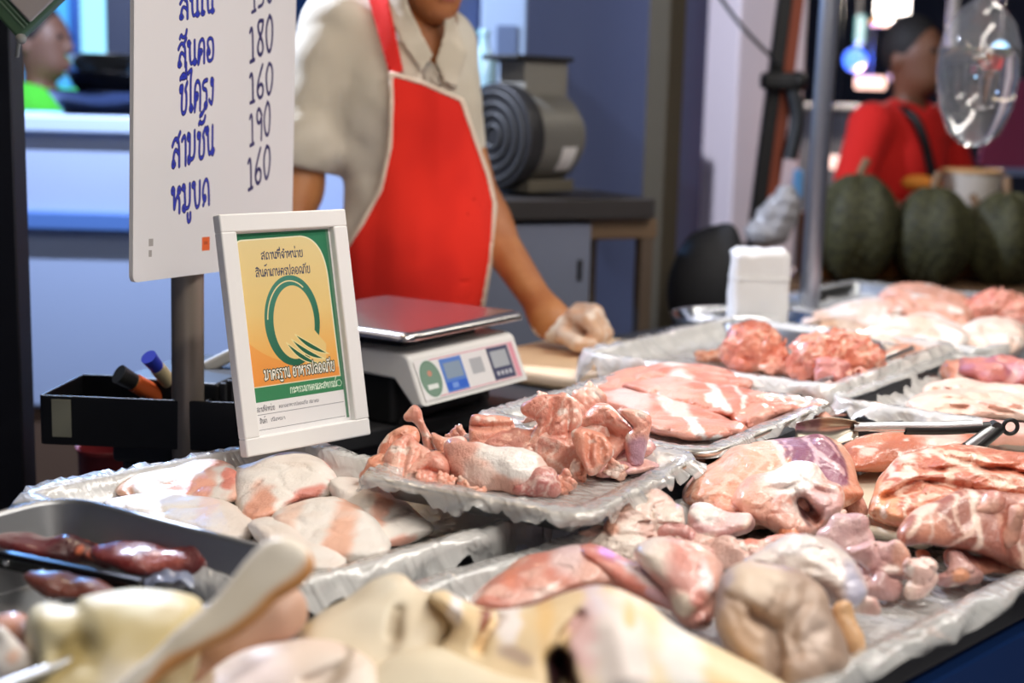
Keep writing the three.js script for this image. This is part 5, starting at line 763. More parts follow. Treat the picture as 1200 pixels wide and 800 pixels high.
piece('meat_block', 'pinkish mauve chunk under the curls at the right of the heap', 'meat', 712, 548, yT, [E_(706, 538, 0, 40, 16, 26, -8), E_(748, 530, 4, 24, 14, 20, -14), E_(664, 540, 4, 28, 24, 24)], { a: '#d49a90', b: '#b97c86', k: 14, amp: 3, rid: 3, vein: veinW });
piece('meat_block', 'large pink chunk underneath the tall flap in the heap', 'meat', 655, 552, yT, [E_(652, 530, 6, 40, 34, 34), E_(600, 532, 14, 40, 30, 34), E_(690, 520, 14, 34, 30, 30)], { a: '#dd9a84', b: '#cd8474', k: 16, amp: 4, rid: 4, rf: 50, vein: veinW });
piece('meat_block', 'orange pink chunk underneath the left curls in the heap', 'meat', 480, 566, yT, [E_(470, 550, 6, 40, 20, 30), E_(515, 552, 8, 36, 24, 30), E_(440, 556, 0, 20, 10, 16)], { a: '#e09474', b: '#d4805e', k: 16, amp: 4, rid: 4, rf: 50, vein: veinW });
{ // small scraps filling the heap
  const r = rng(31), G1 = 'small scraps among the trimmings';
  const spots = [[520, 570], [548, 576], [495, 568], [660, 566], [680, 552], [722, 550], [590, 520], [616, 512], [540, 516], [640, 512], [726, 528], [764, 530]];
  const where = ['before the white topped block, left of its middle', 'at the foot of the white topped block', 'under the front edge of the fan shaped trimming', 'right of the dark red front chunk', 'under the folded trimming at the front right', 'at the front right near the tray rim', 'between the squarish flap and the tall flap', 'against the lower left of the tall flap', 'left of the squarish pink flap', 'in the crease below the tall flap', 'under the right end of the largest curl', 'at the far right end of the heap'];
  spots.forEach(([px, py], i) => curl('scrap', 'small pink meat scrap ' + where[i], 'meat', px, py, (r() - .5) * 20, yT, [px, Math.min(580, py + 14)], 10 + r() * 6, 16 + r() * 10, { ...TRIM, group: G1, a: ['#e5957a', '#dc8a6c', '#e9b09a'][i % 3], rz: r() * 160 - 80, yaw: r() * 80 - 40, arc: 110 + r() * 120, th: 6 }));
}
// --- fillets
const yF = TY + .052, FIL = { a: '#dc947e', b: '#cf7c66', f: 12, fib: { c: '#efc4b2', f: 9, ang: -10, s: .5 }, fat: { c: '#f4e4da', t: .62, f: 20, w: .1 }, amp: 2, fr: 20, k: 14 };
const FP = { ...FIL, T: 9, dome: 12, R: 9, dr: 18, lean: 2.2, Tb: 30, amp: 2, fr: 22, crk: 3, cf: 20, cell: .0035 };
pad('pork_fillet', 'long pale fillet along the back of the fillet tray', 'meat', 780, 470, yF, [[670, 455], [700, 444], [735, 433], [790, 426], [840, 431], [884, 448], [856, 466], [790, 464], [720, 464], [685, 466]], { ...FP, sp: [[800, 446, 18, '#f3ddd2', .5, 2], [740, 446, 40, '#e39a82', .6, 4, -10]] });
pad('pork_fillet', 'thick fillet with white tendon streaks on top of the fillets', 'meat', 850, 496, yF, [[728, 452], [760, 444], [800, 443], [850, 452], [905, 462], [950, 474], [930, 486], [880, 494], [830, 488], [770, 472]], { ...FP, dz: -14, ln: [['#f6e8de', 6, [828, 448], [842, 462], [850, 476]], ['#f3dfd4', 4, [876, 462], [866, 482]]], sp: [[780, 458, 40, '#e9b3a2', .6, 2.4, 8]] });
pad('pork_fillet', 'thin tapering fillet ends at the right of the fillet tray', 'meat', 910, 500, yF, [[850, 472], [905, 464], [962, 470], [968, 477], [935, 485], [905, 493], [868, 502]], { ...FP, dz: -10, T: 8, rid: 4, rf: 30, ra: -14 });
pad('pork_fillet', 'plump fillet with a white membrane at the near left of the fillet tray', 'meat', 770, 500, yF, [[686, 463], [735, 455], [785, 464], [835, 482], [862, 496], [800, 502], [750, 494], [712, 479]], { ...FP, dz: -24, a: '#dd9886', sp: [[735, 466, 40, '#ecc6bc', .6, 2.6, 10], [790, 476, 26, '#efd2c6', .5, 2, 30]] });
pad('pork_fillet', 'pink fillet with two white fat dots at the front of the fillet tray', 'meat', 812, 514, yF, [[746, 489], [790, 485], [840, 491], [874, 499], [868, 510], [828, 516], [785, 513], [752, 502]], { ...FP, dz: -24, ln: [['#f6efe8', 4, [806, 490], [818, 500], [822, 510]]], sp: [[812, 497, 10, '#f6efe8', .3, 1.4, 20], [836, 508, 8, '#f6efe8', .2]] });
// --- chopped meat
const yM = TY + .048, MIN = { a: '#df8264', b: '#cf6c52', f: 40, vein: { c: '#f2c2a8', f: 55, w: .14, s: .7 }, rid: 4, rf: 60, amp: 4, fr: 50, k: 10, cell: .0035 };
piece('chopped_meat', 'round lump of chopped red meat in front of the bag roll', 'meat', 884, 432, yM, [E_(884, 404, 0, 34, 26, 30), E_(862, 412, 0, 18, 16, 20), E_(905, 418, -6, 22, 18, 22), E_(880, 424, -6, 30, 14, 24)], MIN);
piece('chopped_meat', 'small pale chunk between the two big lumps of chopped meat', 'meat', 918, 438, yM, [E_(906, 430, 0, 16, 11, 14), E_(930, 440, -4, 16, 14, 16)], { ...MIN, a: '#e9a48e' });
piece('chopped_meat', 'broad lump of chopped red meat, right one of the pair', 'meat', 982, 446, yM, [E_(960, 414, 0, 34, 24, 30), E_(1000, 420, 4, 34, 28, 30), E_(985, 404, 10, 30, 16, 24), E_(944, 432, -4, 18, 16, 18), E_(1018, 436, -4, 18, 18, 18)], MIN);
piece('chopped_meat', 'smooth dark pink chunk at the front of the right lump', 'meat', 974, 450, yM, [E_(974, 436, -24, 22, 17, 20)], { ...MIN, a: '#cf7f72', b: '#bf6a62', rid: 1 });
piece('chopped_meat', 'pale knobbly chunk at the front right of the chopped meat', 'meat', 1006, 452, yM, [E_(1000, 442, -22, 16, 12, 14), E_(1012, 446, -26, 14, 11, 14), E_(994, 452, -26, 8, 7, 8)], { ...MIN, a: '#e6ac98' });
piece('chopped_meat', 'small pale crumb of meat lying before the chopped meat', 'meat', 972, 456, yM, [E_(972, 452, -36, 9, 6, 8)], { ...MIN, a: '#efc4ae' });
piece('chopped_meat', 'flat reddish scrap left of the round chopped lump', 'meat', 838, 424, yM, [E_(838, 418, 8, 26, 7, 16, -4)], { ...MIN, a: '#d88a66' });
// --- far tray
const yR = TY + .036, SLB = { a: '#ecd8cb', b: '#e6c6b4', f: 14, mat: 'fat', amp: 4, fr: 16, k: 16, cell: .004 };
const RP = { ...SLB, T: 9, dome: 9, R: 9, dr: 20, lean: 2.4, Tb: 20, crk: 3, cf: 16, cell: .0045 };
pad('skin_slab', 'broad white skin slab at the far left of the far tray', 'meat', 1000, 392, yR, [[940, 375], [998, 353], [1040, 350], [1085, 372], [1030, 392], [965, 394]], { ...RP, a: '#efe6de', sp: [[966, 374, 16, '#e8bfa4', .6]] });
pad('pork_slice', 'thick pink slice draped over the back of the far tray', 'meat', 1090, 392, yR, [[1030, 352], [1038, 338], [1065, 332], [1101, 337], [1136, 350], [1140, 372], [1130, 390], [1100, 378], [1070, 374], [1038, 370]], { ...RP, ...PALE, a: '#e9b098', b: '#e2a086', mat: 'meat', dome: 14, fat: { c: '#f3e2d6', t: .3, f: 22 }, crk: 6, cr: [[-6, 8, [1034, 366], [1080, 366], [1128, 384]]] });
pad('skin_slab', 'draped pale slab with a pink fold at the middle of the far tray', 'meat', 1085, 426, yR, [[1008, 392], [1050, 373], [1090, 368], [1124, 383], [1136, 400], [1118, 420], [1087, 426], [1045, 420], [1025, 406]], { ...RP, a: '#f0e6de', dz: -20, sp: [[1062, 408, 26, '#e3a68a', .5, 1.7, -8], [1098, 390, 22, '#eabfa8', .6, 1.6]] });
pad('skin_slab', 'pinkish slab end below the draped pale slab', 'meat', 1060, 433, yR, [[1034, 416], [1056, 402], [1090, 413], [1080, 434], [1045, 432]], { ...RP, a: '#e9b79f', b: '#e2a58c', dz: -26 });
pad('skin_slab', 'pale slab at the far right end of the far tray', 'meat', 1165, 420, yR, [[1124, 386], [1150, 373], [1185, 375], [1204, 392], [1190, 416], [1140, 420], [1122, 402]], { ...RP, a: '#efe0d4' });
piece('chopped_meat', 'red knobbly chunk on top of the far tray at the right edge', 'meat', 1160, 378, yR + .02, [E_(1140, 368, 20, 24, 16, 24), E_(1172, 358, 24, 32, 18, 28), E_(1190, 372, 10, 20, 18, 24)], { ...MIN, a: '#e0907a', b: '#cf7462', cell: .004 });
piece('chopped_meat', 'bright red piece beside the knobbly chunk on the far tray', 'meat', 1132, 374, yR + .02, [E_(1132, 366, 0, 16, 11, 16, 20)], { ...MIN, a: '#d4644e' });
// --- pale slices and purple chunk, right
const yP = TY + .042;
pad('pork_slice', 'second pale slice overlapping behind the long front slice', 'meat', 1150, 470, yP, [[1082, 460], [1110, 444], [1155, 446], [1205, 452], [1255, 462], [1255, 478], [1140, 474]], { ...RP, ...SLB, a: '#eed2c0', b: '#e8bfac', rid: 5, rf: 26, ra: 6, cell: .0035 });
pad('pork_slice', 'long pale slice with soft folds at the front of the right tray', 'meat', 1150, 492, yP, [[1062, 472], [1085, 460], [1130, 456], [1190, 462], [1255, 468], [1255, 496], [1180, 491], [1092, 490], [1074, 484]], { ...RP, ...SLB, a: '#ecc9b6', b: '#e6b8a4', dz: -16, rid: 6, rf: 26, ra: 6, cell: .0035 });
piece('pork_slice', 'small peach scrap at the left end of the long pale slices', 'meat', 1016, 486, yP, [E_(1016, 480, -4, 20, 8, 16, -10), E_(965, 488, -10, 26, 5, 14)], { ...PALE, a: '#ecb69c', cell: .0035 });
piece('pork_chunk', 'purple red chunk with a pale streak at the right edge behind the slices', 'meat', 1168, 456, yP, [E_(1160, 436, 10, 38, 18, 34, 6), E_(1196, 440, 10, 24, 20, 30)], { a: '#b5697a', b: '#c9786c', amp: 3, k: 14, sp: [[1175, 444, 26, '#d8a0a0', .5, 4, -50]], cell: .0035 });
piece('pork_chunk', 'small orange pink chunk left of the purple chunk', 'meat', 1122, 452, yP, [E_(1118, 432, 12, 16, 14, 16), E_(1126, 444, 4, 18, 10, 16)], { ...PALE, a: '#e59a80', fat: { c: '#f3ddd0', t: .3, f: 30 }, amp: 4, cell: .0035 });
// --- tongs over the loin
{
  const a = P(1060, 520, TY + .075), fr = frameAt(a), L = (x, y, d = 0) => fr.loc(x, y, d * fr.s), s = fr.s, t = thing('tongs', 'steel tongs with black grips lying across the loin at the right', 'tongs', a, VTURN);
  const scoop = (n, pts) => part(n, sheet((u, v) => { const w = (12 + 6 * Math.sin(Math.PI * Math.min(1, u * 1.15))) * (u > .93 ? .75 : 1), c = L(932 + u * 74, 502 - 2 * u, 0); return c.add(V3(0, ((v - .5) * 2 * w + 5 * Math.abs(v - .5) * -1) * s, (10 * (v - .5) * (v - .5) * 4 + 4 * Math.sin(u * 5)) * s)); }, 24, 14, 2 * s), std(0xb3aa9c, .3, .9), t);
  scoop('scoop'); part('arm', tube([L(1000, 500), L(1040, 499), L(1100, 499), L(1150, 497)], 5.5 * s, 30, 10), M.steel, t); part('arm_channel', box(130 * s, 9 * s, 8 * s, .002, L(1080, 500).x, L(1080, 500).y - 2 * s, 0), M.chrome, t);
  part('grip', tube([L(1060, 503), L(1110, 503), L(1160, 500)], 6.5 * s, 20, 10), M.black, t); part('second_arm', tube([L(1132, 524, -20), L(1150, 511, -10), L(1166, 500, 0)], 6 * s, 20, 10), M.steel, t); part('grip', tube([L(1140, 526, -14), L(1158, 512, -6), L(1172, 500, 2)], 8 * s, 20, 10), M.black, t);
  const ring = part('hanging_ring', new THREE.TorusGeometry(8.5 * s, 2.6 * s, 10, 28), M.black, t); ring.position.copy(L(1184, 500)); part('hinge', at(new THREE.CylinderGeometry(6 * s, 6 * s, 14 * s, 20).rotateX(Math.PI / 2), ...L(1166, 499).toArray()), M.darkGrey, t);
}
const yL = TY + .014, yH = TY + .03;
pad('pork_loin', 'salmon coloured loin lying under the steel tongs', 'meat', 1060, 552, yH, [[980, 545], [992, 520], [1030, 508], [1090, 503], [1145, 507], [1156, 525], [1110, 538], [1060, 548], [1010, 555]], { a: '#cf7c56', b: '#c06846', f: 14, fat: { c: '#f0cfbc', t: .42, f: 26 }, T: 14, dome: 14, amp: 2, mat: 'wet', sp: [[1110, 512, 40, '#ebbfae', .6, 2.4]] });
piece('pork_slice', 'pale pink slice at the right edge behind the tongs grips', 'meat', 1180, 520, yH + .02, [E_(1180, 508, 20, 50, 16, 36, 4)], { ...SLB, a: '#e6b9ac', b: '#dca294' });
// --- marbled hams
const HAM = { a: '#cf8066', b: '#be6c55', f: 18, vein: { c: '#eebfa4', f: 26, w: .085, s: .85 }, amp: 3, fr: 24, k: 16, cell: .0027 };
pad('pork_ham', 'upper ham with orange fatty folds at the right, stacked on another', 'meat', 1125, 622, yH, [[1018, 592], [1026, 566], [1038, 552], [1056, 535], [1090, 525], [1126, 522], [1166, 528], [1210, 532], [1260, 545], [1260, 620], [1150, 625], [1080, 616], [1056, 620], [1034, 611], [1019, 602]], { ...HAM, a: '#cc7454', b: '#bb6042', lean: 1.3, T: 18, dome: 20, Tb: 40, R: 14, dr: 34, rid: 3.5, rf: 22, ra: -12, crk: 3, cf: 18, fat: { c: '#ecbfa6', t: .42, f: 24, up: .15 }, cr: [[9, 5, [1036, 580], [1080, 566], [1130, 570], [1200, 582]], [8, 4, [1060, 548], [1110, 550], [1170, 546], [1220, 560]], [7, 4, [1110, 534], [1160, 548], [1220, 556]], [7, 5, [1030, 600], [1040, 582], [1080, 574]]], ln: [['#f3d9c6', 4, [1030, 598], [1026, 580], [1044, 566], [1080, 560]], ['#f0ceb8', 3, [1052, 612], [1052, 590], [1060, 580]], ['#efcbb6', 3, [1090, 540], [1140, 556], [1200, 574]], ['#f3dccb', 5, [1060, 550], [1084, 542], [1110, 548]]], sp: [[1084, 546, 28, '#f2ddcf', .6, 2.2, -20], [1084, 596, 34, '#e07c54', .6, 1.8, -30], [1032, 586, 22, '#eaa072', .6, .8]] });
pad('pork_ham', 'lower ham whose cut face shows veined dark pink meat at the right edge', 'meat', 1140, 662, yH, [[1058, 640], [1050, 622], [1070, 600], [1099, 585], [1126, 574], [1158, 575], [1205, 580], [1260, 590], [1260, 700], [1195, 670], [1175, 659], [1150, 650], [1117, 643], [1078, 637]], { ...HAM, a: '#9a5442', b: '#a8624d', lean: .7, dz: -40, T: 18, dome: 16, R: 12, dr: 26, Tb: 40, amp: 2, crk: 0, vein: { c: '#dda78e', f: 34, w: .06, s: .7 }, cr: [[6, 4, [1186, 596], [1178, 630], [1182, 656]]], ln: [['#f0cfba', 4, [1058, 622], [1080, 602], [1102, 586]], ['#f2d3c0', 5.5, [1148, 580], [1138, 598], [1141, 616], [1135, 636]], ['#eec6b2', 3, [1094, 592], [1088, 612], [1082, 634]], ['#eec6b2', 3, [1141, 612], [1124, 618], [1112, 628], [1104, 640]], ['#eec6b2', 2.5, [1126, 580], [1116, 600], [1122, 616]], ['#f0cdb8', 3.5, [1190, 596], [1182, 620], [1184, 650]], ['#eec6b2', 2.5, [1100, 600], [1110, 606]]], sp: [[1164, 628, 26, '#a8614f', .7, .8], [1088, 624, 24, '#d68c70', .5, .7], [1218, 600, 30, '#c08070', .7]] });
piece('pork_bit', 'small round dark pink knob where the two hams meet', 'meat', 1162, 602, yH + .05, [E_(1164, 590, -20, 15, 13, 14), E_(1146, 594, -18, 12, 8, 10, -8)], { a: '#c17f70', b: '#d9a08a', amp: 2, k: 8, cell: .0025 });
piece('fat_strip', 'pale curved fat strip down the cut face at the right edge', 'meat', 1194, 656, yH, [K_(1190, 600, -46, 1186, 632, -50, 9, 8), K_(1186, 632, -50, 1192, 652, -46, 8, 10)], { a: '#e3a890', b: '#d8927a', amp: 2, k: 8, cell: .0025 });
piece('pork_bit', 'reddish meat end right of the row of small bits at the front', 'meat', 1140, 668, yL + .01, [E_(1136, 662, -6, 28, 12, 18, 10), E_(1176, 664, 0, 30, 10, 16, 6), E_(1122, 654, 0, 10, 14, 12)], { a: '#c9836a', b: '#a9645a', amp: 3, rid: 2, k: 10 });
// --- ham with the purple cut face
pad('pork_ham', 'fat covered ham with a purple round cut face in the middle of the row', 'meat', 900, 618, yL, [[798, 586], [815, 558], [840, 538], [860, 524], [886, 518], [920, 515], [950, 509], [968, 511], [988, 522], [998, 542], [1007, 566], [1010, 584], [960, 606], [880, 622], [825, 606]], { a: '#e4a88c', b: '#da9274', f: 16, amp: 2, k: 24, lean: 1.4, T: 22, dome: 24, Tb: 50, R: 20, dr: 40, crk: 2.5, vein: { c: '#f2d8c6', f: 22, w: .13, s: .5 }, cell: .0027, fat: { c: '#f2d8c8', t: .6, f: 16, s: .7 }, cr: [[4, 4, [930, 532], [926, 552], [940, 572]]], sp: [[964, 541, 40, '#844860', .14, 1.25, 14], [985, 552, 22, '#8c4f66', .3, 1, 14]], ln: [['#d9b0b6', 3, [944, 522], [938, 540]], ['#dcb4b8', 3.5, [960, 528], [966, 542], [960, 552]], ['#dcb4b8', 3, [966, 542], [984, 550], [994, 560]], ['#d9a8ac', 4, [948, 514], [970, 516], [988, 528], [995, 546]], ['#e9cdc6', 5, [930, 528], [924, 548], [934, 560]]] });
piece('meat_flap', 'thin brownish flap at the right foot of the purple faced ham', 'meat', 1000, 600, yL, [E_(1002, 582, -6, 10, 24, 14, -24), E_(990, 594, -4, 24, 8, 14)], { a: '#d49684', b: '#b97a6a', amp: 2 });
pad('pork_joint', 'joint with a white fat net and dark hollow before the purple faced ham', 'meat', 915, 634, yL, [[856, 588], [864, 569], [882, 556], [908, 552], [932, 541], [956, 542], [970, 561], [985, 570], [990, 592], [978, 607], [955, 624], [945, 631], [918, 629], [900, 617], [868, 602]], { a: '#e0a690', b: '#d38f7c', lean: 1, dz: -34, T: 16, dome: 20, R: 12, dr: 26, amp: 3, fr: 34, crk: 3, vein: { c: '#f6ece4', f: 26, w: .22, s: .95 }, cell: .0025, cr: [[34, 9, [938, 588], [946, 598], [956, 604]], [8, 5, [956, 574], [975, 580]], [6, 5, [900, 572], [930, 574]]], sp: [[930, 560, 50, '#f4ece6', .5, 2, 14], [968, 588, 30, '#dcb0ac', .4, 1.5, 20], [946, 598, 15, '#5e3238', .5, 1.2, 40], [868, 590, 22, '#e5a88c', .6]] });  // shade in the hollow is painted as a dark patch
piece('pork_bit', 'orange round end poking out under the joint piece', 'meat', 930, 640, yL, [E_(928, 626, -12, 16, 14, 14)], { a: '#dc8458', b: '#d0703f', amp: 1.5 });
piece('red_scrap', 'bright coral scrap beside the pale lump under the joint piece', 'meat', 905, 644, yL + .01, [E_(908, 640, -10, 20, 11, 14, -16), E_(880, 640, -6, 16, 8, 12, 6)], { a: '#e39480', b: '#d97a68', amp: 3, k: 8, fat: { c: '#f2d8ca', t: .2, f: 40 } });
// --- pile of pale offcuts
const OFF = { a: '#e6cdbf', b: '#dcb3a6', f: 20, amp: 3.5, fr: 28, rid: 3, rf: 34, k: 12, crk: 5, warp: 9, cell: .0027, fat: { c: '#f1e4da', t: .45, f: 24 } };
const OP = { ...OFF, fat: { c: '#f1e4da', t: .35, f: 24 }, a: '#e3c4b6', lean: 1.1, T: 12, dome: 16, R: 10, dr: 24, Tb: 34, crk: 5, cf: 24, amp: 3, cell: .0026 };
pad('offcut', 'cream coloured skinny offcut with pink edges at the back left of the pile', 'meat', 740, 658, yL, [[680, 648], [684, 625], [707, 616], [711, 600], [718, 583], [736, 572], [748, 580], [763, 570], [774, 578], [790, 592], [802, 600], [797, 617], [774, 624], [768, 650], [735, 658]], { ...OP, a: '#ecdccf', dr: 30, cr: [[7, 4, [712, 604], [738, 594], [756, 586]], [6, 4, [724, 588], [742, 580]]], sp: [[722, 600, 18, '#e8b096', .6, 1.3], [733, 578, 13, '#e3927c', .5, .6, 30], [752, 582, 12, '#e2b3ae', .6], [716, 620, 16, '#e2a68c', .6, 1.6], [775, 600, 14, '#e0c0b4', .7]] });
piece('offcut', 'small pinkish folds in the crease behind the long muscles', 'meat', 790, 632, yL + .02, [E_(780, 620, 0, 14, 14, 14), E_(798, 624, -4, 14, 12, 14, 20), E_(808, 630, -4, 10, 12, 10)], { ...OFF, a: '#d99f98', b: '#c98a86', k: 6 });
pad('offcut', 'plump pale lump with a mauve side in the middle of the pile', 'meat', 840, 640, yL + .01, [[802, 600], [813, 588], [834, 591], [856, 604], [878, 608], [880, 623], [862, 628], [846, 636], [820, 637], [804, 622]], { ...OP, a: '#e2bdb6', b: '#cfa0a0', lean: .7, dz: -8, crk: 2, sp: [[822, 598, 30, '#f2eae4', .5, 2.2, 16], [850, 624, 22, '#d0a0a0', .6], [874, 614, 9, '#efdccb', .5]] });
piece('offcut', 'ragged pink offcuts with white fat below the plump pale lump', 'meat', 862, 664, yL, [E_(846, 648, -4, 34, 16, 24, -8), E_(880, 654, -10, 26, 12, 20), E_(820, 656, -6, 24, 12, 20)], { ...OFF, a: '#e4b0a0', k: 8, amp: 5 });
piece('offcut', 'pale flat offcut under the whole left side of the pile', 'meat', 760, 655, yL, [E_(735, 640, 10, 70, 20, 40, 6), E_(800, 640, 16, 60, 24, 40)], { ...OFF, a: '#e9d3c5' });
pad('muscle', 'long reddish pink muscle lying at the left of the pile', 'meat', 660, 716, yL + .012, [[548, 714], [566, 686], [594, 667], [618, 653], [657, 641], [690, 640], [712, 652], [730, 680], [707, 690], [671, 696], [644, 706], [608, 716], [580, 720]], { a: '#d58672', b: '#c8725f', f: 12, lean: 1.3, T: 14, dome: 16, R: 12, dr: 28, amp: 2, crk: 2, fib: { c: '#eec0b0', f: 9, ang: -24, s: .7 }, mat: 'wet', cell: .0027, sp: [[668, 660, 30, '#e6c6c2', .6, 1.3, -18], [622, 694, 30, '#e8b2a4', .6, 2, -18], [600, 672, 20, '#e58a68', .6, 1.6, -30], [640, 688, 22, '#f0cfc4', .5, 4, -24]] });
pad('muscle', 'coral and white banded muscle bending down at the middle of the pile', 'meat', 745, 712, yL + .014, [[676, 646], [692, 638], [726, 652], [768, 672], [804, 694], [800, 718], [762, 708], [730, 694], [700, 672]], { a: '#d37a64', b: '#c66a58', f: 12, lean: 1, dz: -24, T: 14, dome: 16, R: 12, dr: 20, amp: 2, mat: 'wet', fib: { c: '#e9b3a4', f: 10, ang: 26, s: .4 }, cell: .0027, ln: [['#e9dedd', 9, [704, 644], [740, 664], [790, 684]], ['#cfa3ae', 8, [760, 684], [796, 702]]] });
pad('shank_piece', 'blunt rounded shank piece with a whitish patch left of the grey stomach', 'meat', 812, 738, yL + .005, [[742, 646], [768, 629], [800, 631], [832, 646], [846, 666], [846, 692], [840, 710], [832, 736], [808, 736], [788, 716], [776, 692], [758, 672]], { a: '#e4b0a0', b: '#d5968c', f: 14, lean: .9, dz: -30, T: 18, dome: 24, R: 16, dr: 36, amp: 2, crk: 2, cell: .0027, cr: [[9, 7, [806, 724], [828, 714], [838, 700]], [5, 5, [800, 640], [836, 660]]], sp: [[828, 676, 22, '#e9e2e4', .5, 2, 70], [798, 700, 18, '#efdfce', .5, .9], [806, 656, 30, '#d98e80', .6, 1.6, 20], [820, 716, 14, '#96574e', .5, 2, -30], [764, 656, 32, '#eedfd2', .6], [815, 690, 14, '#d88c80', .6]] });  // darker brown patch painted along the lower crease
pad('stomach', 'large wrinkled greyish beige stomach at the front of the pile', 'meat', 920, 800, yL, [[836, 708], [846, 674], [868, 659], [900, 660], [935, 668], [967, 690], [978, 720], [990, 750], [994, 776], [986, 796], [955, 820], [905, 822], [880, 790], [857, 768], [840, 738]], { a: '#b39a87', b: '#a28876', f: 14, lean: .8, dz: -36, T: 24, dome: 34, R: 20, dr: 50, Tb: 60, amp: 2.5, fr: 26, crk: 2, cf: 16, rid: 3, rf: 16, ra: 60, rs: 3, mat: 'skin', cell: .0028, cr: [[22, 10, [884, 722], [906, 736], [910, 760], [908, 800]], [7, 8, [926, 752], [930, 728], [946, 706], [944, 690]], [5, 7, [898, 720], [912, 706], [916, 690]], [5, 8, [936, 760], [950, 744], [968, 738]], [7, 5, [855, 700], [880, 712]], [4, 8, [920, 770], [950, 764]]], sp: [[890, 684, 50, '#d2bda8', .7, 1.6], [868, 730, 34, '#c2a48a', .7], [960, 790, 44, '#a3907f', .8], [856, 760, 20, '#d3b298', .6], [950, 730, 30, '#c9b3a4', .7]] });
pad('wet_offcut', 'wet whitish glossy offcut lying over the back of the stomach', 'meat', 950, 716, yL + .02, [[868, 662], [892, 645], [925, 630], [962, 628], [992, 645], [1008, 670], [1014, 694], [1004, 712], [982, 714], [962, 694], [930, 674], [896, 668]], { ...OP, a: '#e6dad3', b: '#d5c0bc', lean: .9, dz: 0, dome: 18, mat: 'wet', crk: 4, sp: [[998, 690, 22, '#bdbace', .6, .6], [930, 645, 34, '#efe9e8', .6, 2], [970, 690, 20, '#cdb0a6', .6]] });
piece('pork_bit', 'cluster of rounded greyish pink knobs behind the wet offcut', 'meat', 985, 640, yL + .02, [E_(972, 628, 0, 18, 16, 18), E_(984, 616, 0, 16, 15, 16), E_(1004, 614, 2, 16, 14, 16, 20), E_(1012, 634, -2, 13, 16, 14), E_(990, 640, -6, 18, 14, 16)], { a: '#d6b2ae', b: '#c79c9e', k: 7, amp: 1.5, cell: .0025 });
piece('offcut', 'greyish pink layered offcut right of the wet whitish offcut', 'meat', 1035, 680, yL + .005, [E_(1030, 656, 0, 32, 24, 26, 22), E_(1050, 650, -4, 14, 24, 14, -10), E_(1034, 670, -6, 36, 12, 20, 10), E_(1006, 650, 4, 16, 14, 16)], { ...OFF, a: '#dbb2a8', b: '#c79692', k: 8, sp: [[1052, 648, 16, '#e0aa94', .5, .6], [1040, 660, 14, '#ead6cc', .5, 2]] });
piece('offcut', 'dark mauve offcut half hidden under the layered offcut', 'meat', 1024, 696, yL, [E_(1022, 684, -6, 26, 14, 18), E_(1044, 688, -4, 14, 12, 14)], { ...OFF, a: '#b98c86', b: '#a0736e', k: 8 });
piece('skin_strip', 'short pale strip with a pink side poking out right of the stomach', 'meat', 1004, 714, yL + .015, [K_(980, 700, -20, 1022, 708, -24, 9, 10), K_(984, 710, -18, 1026, 716, -22, 8, 9)], { a: '#e6cfc2', b: '#d9a49a', k: 5, amp: 1.5, cell: .0025 });
piece('skin_strip', 'orange tan strip hanging down at the right side of the stomach', 'meat', 990, 760, yL, [K_(986, 716, -14, 1000, 750, -28, 13, 12), K_(1000, 750, -28, 1006, 772, -30, 12, 12)], { a: '#dcae7e', b: '#cf9c6a', k: 10, amp: 2.5, cell: .0025, sp: [[1008, 776, 20, '#e2d2c4', .5]] });
piece('offcut', 'pale knuckle shaped offcut in the row of small bits at the front right', 'meat', 1080, 700, yL, [E_(1076, 664, 4, 20, 16, 18, -10), E_(1084, 682, -4, 14, 22, 16, 10), E_(1070, 696, -8, 12, 8, 10)], { ...OFF, a: '#e3cabb', k: 8 });
piece('offcut', 'dark pink offcut with an orange face in the row of small bits', 'meat', 1122, 688, yL, [E_(1122, 668, 0, 24, 18, 20, 10), E_(1140, 680, -4, 14, 10, 14), E_(1108, 676, -2, 14, 14, 14)], { ...OFF, a: '#c89a90', b: '#b3807c', k: 8, sp: [[1120, 668, 14, '#e3986e', .4, 1.3, -20]] });
piece('red_scrap', 'tiny orange red scrap lying above the row of small bits', 'meat', 1083, 656, yL + .01, [E_(1083, 652, 0, 9, 5, 8)], { a: '#e08a66', b: '#d67a58', amp: 1, cell: .002 });
piece('red_scrap', 'orange red shred stuck on the clear plastic at the front edge', 'meat', 1090, 746, yL + .012, [K_(1082, 750, 0, 1094, 738, 4, 4, 5), E_(1102, 744, 0, 6, 3, 5)], { a: '#d98a62', b: '#c9744c', amp: 1, k: 4, cell: .0018 });
const FILL = 'small ragged pink offcuts filling the gaps of the pile';
const FW = ['just right of the shank piece', 'below the plump pale lump', 'between the skinny offcut and the shank piece', 'under the coral scrap', 'beside the greyish pink knobs', 'at the foot of the skinny offcut'];
for (const [i, [px, py, rx, ry, a]] of [[812, 650, 22, 10, '#dba398'], [858, 646, 18, 9, '#e6bcae'], [772, 646, 16, 9, '#e0aea2'], [890, 652, 16, 8, '#e8c4b6'], [980, 612, 16, 9, '#e9cfc2'], [700, 656, 18, 8, '#ecd6ca']].entries()) piece('offcut', 'small ragged pinkish offcut ' + FW[i], 'meat', px, py + 6, yL + .012, [E_(px, py - 4, 0, rx, ry, 14, 8), E_(px + rx * .6, py - 2, -4, rx * .5, ry * .8, 10)], { ...OFF, a, k: 6, group: FILL });
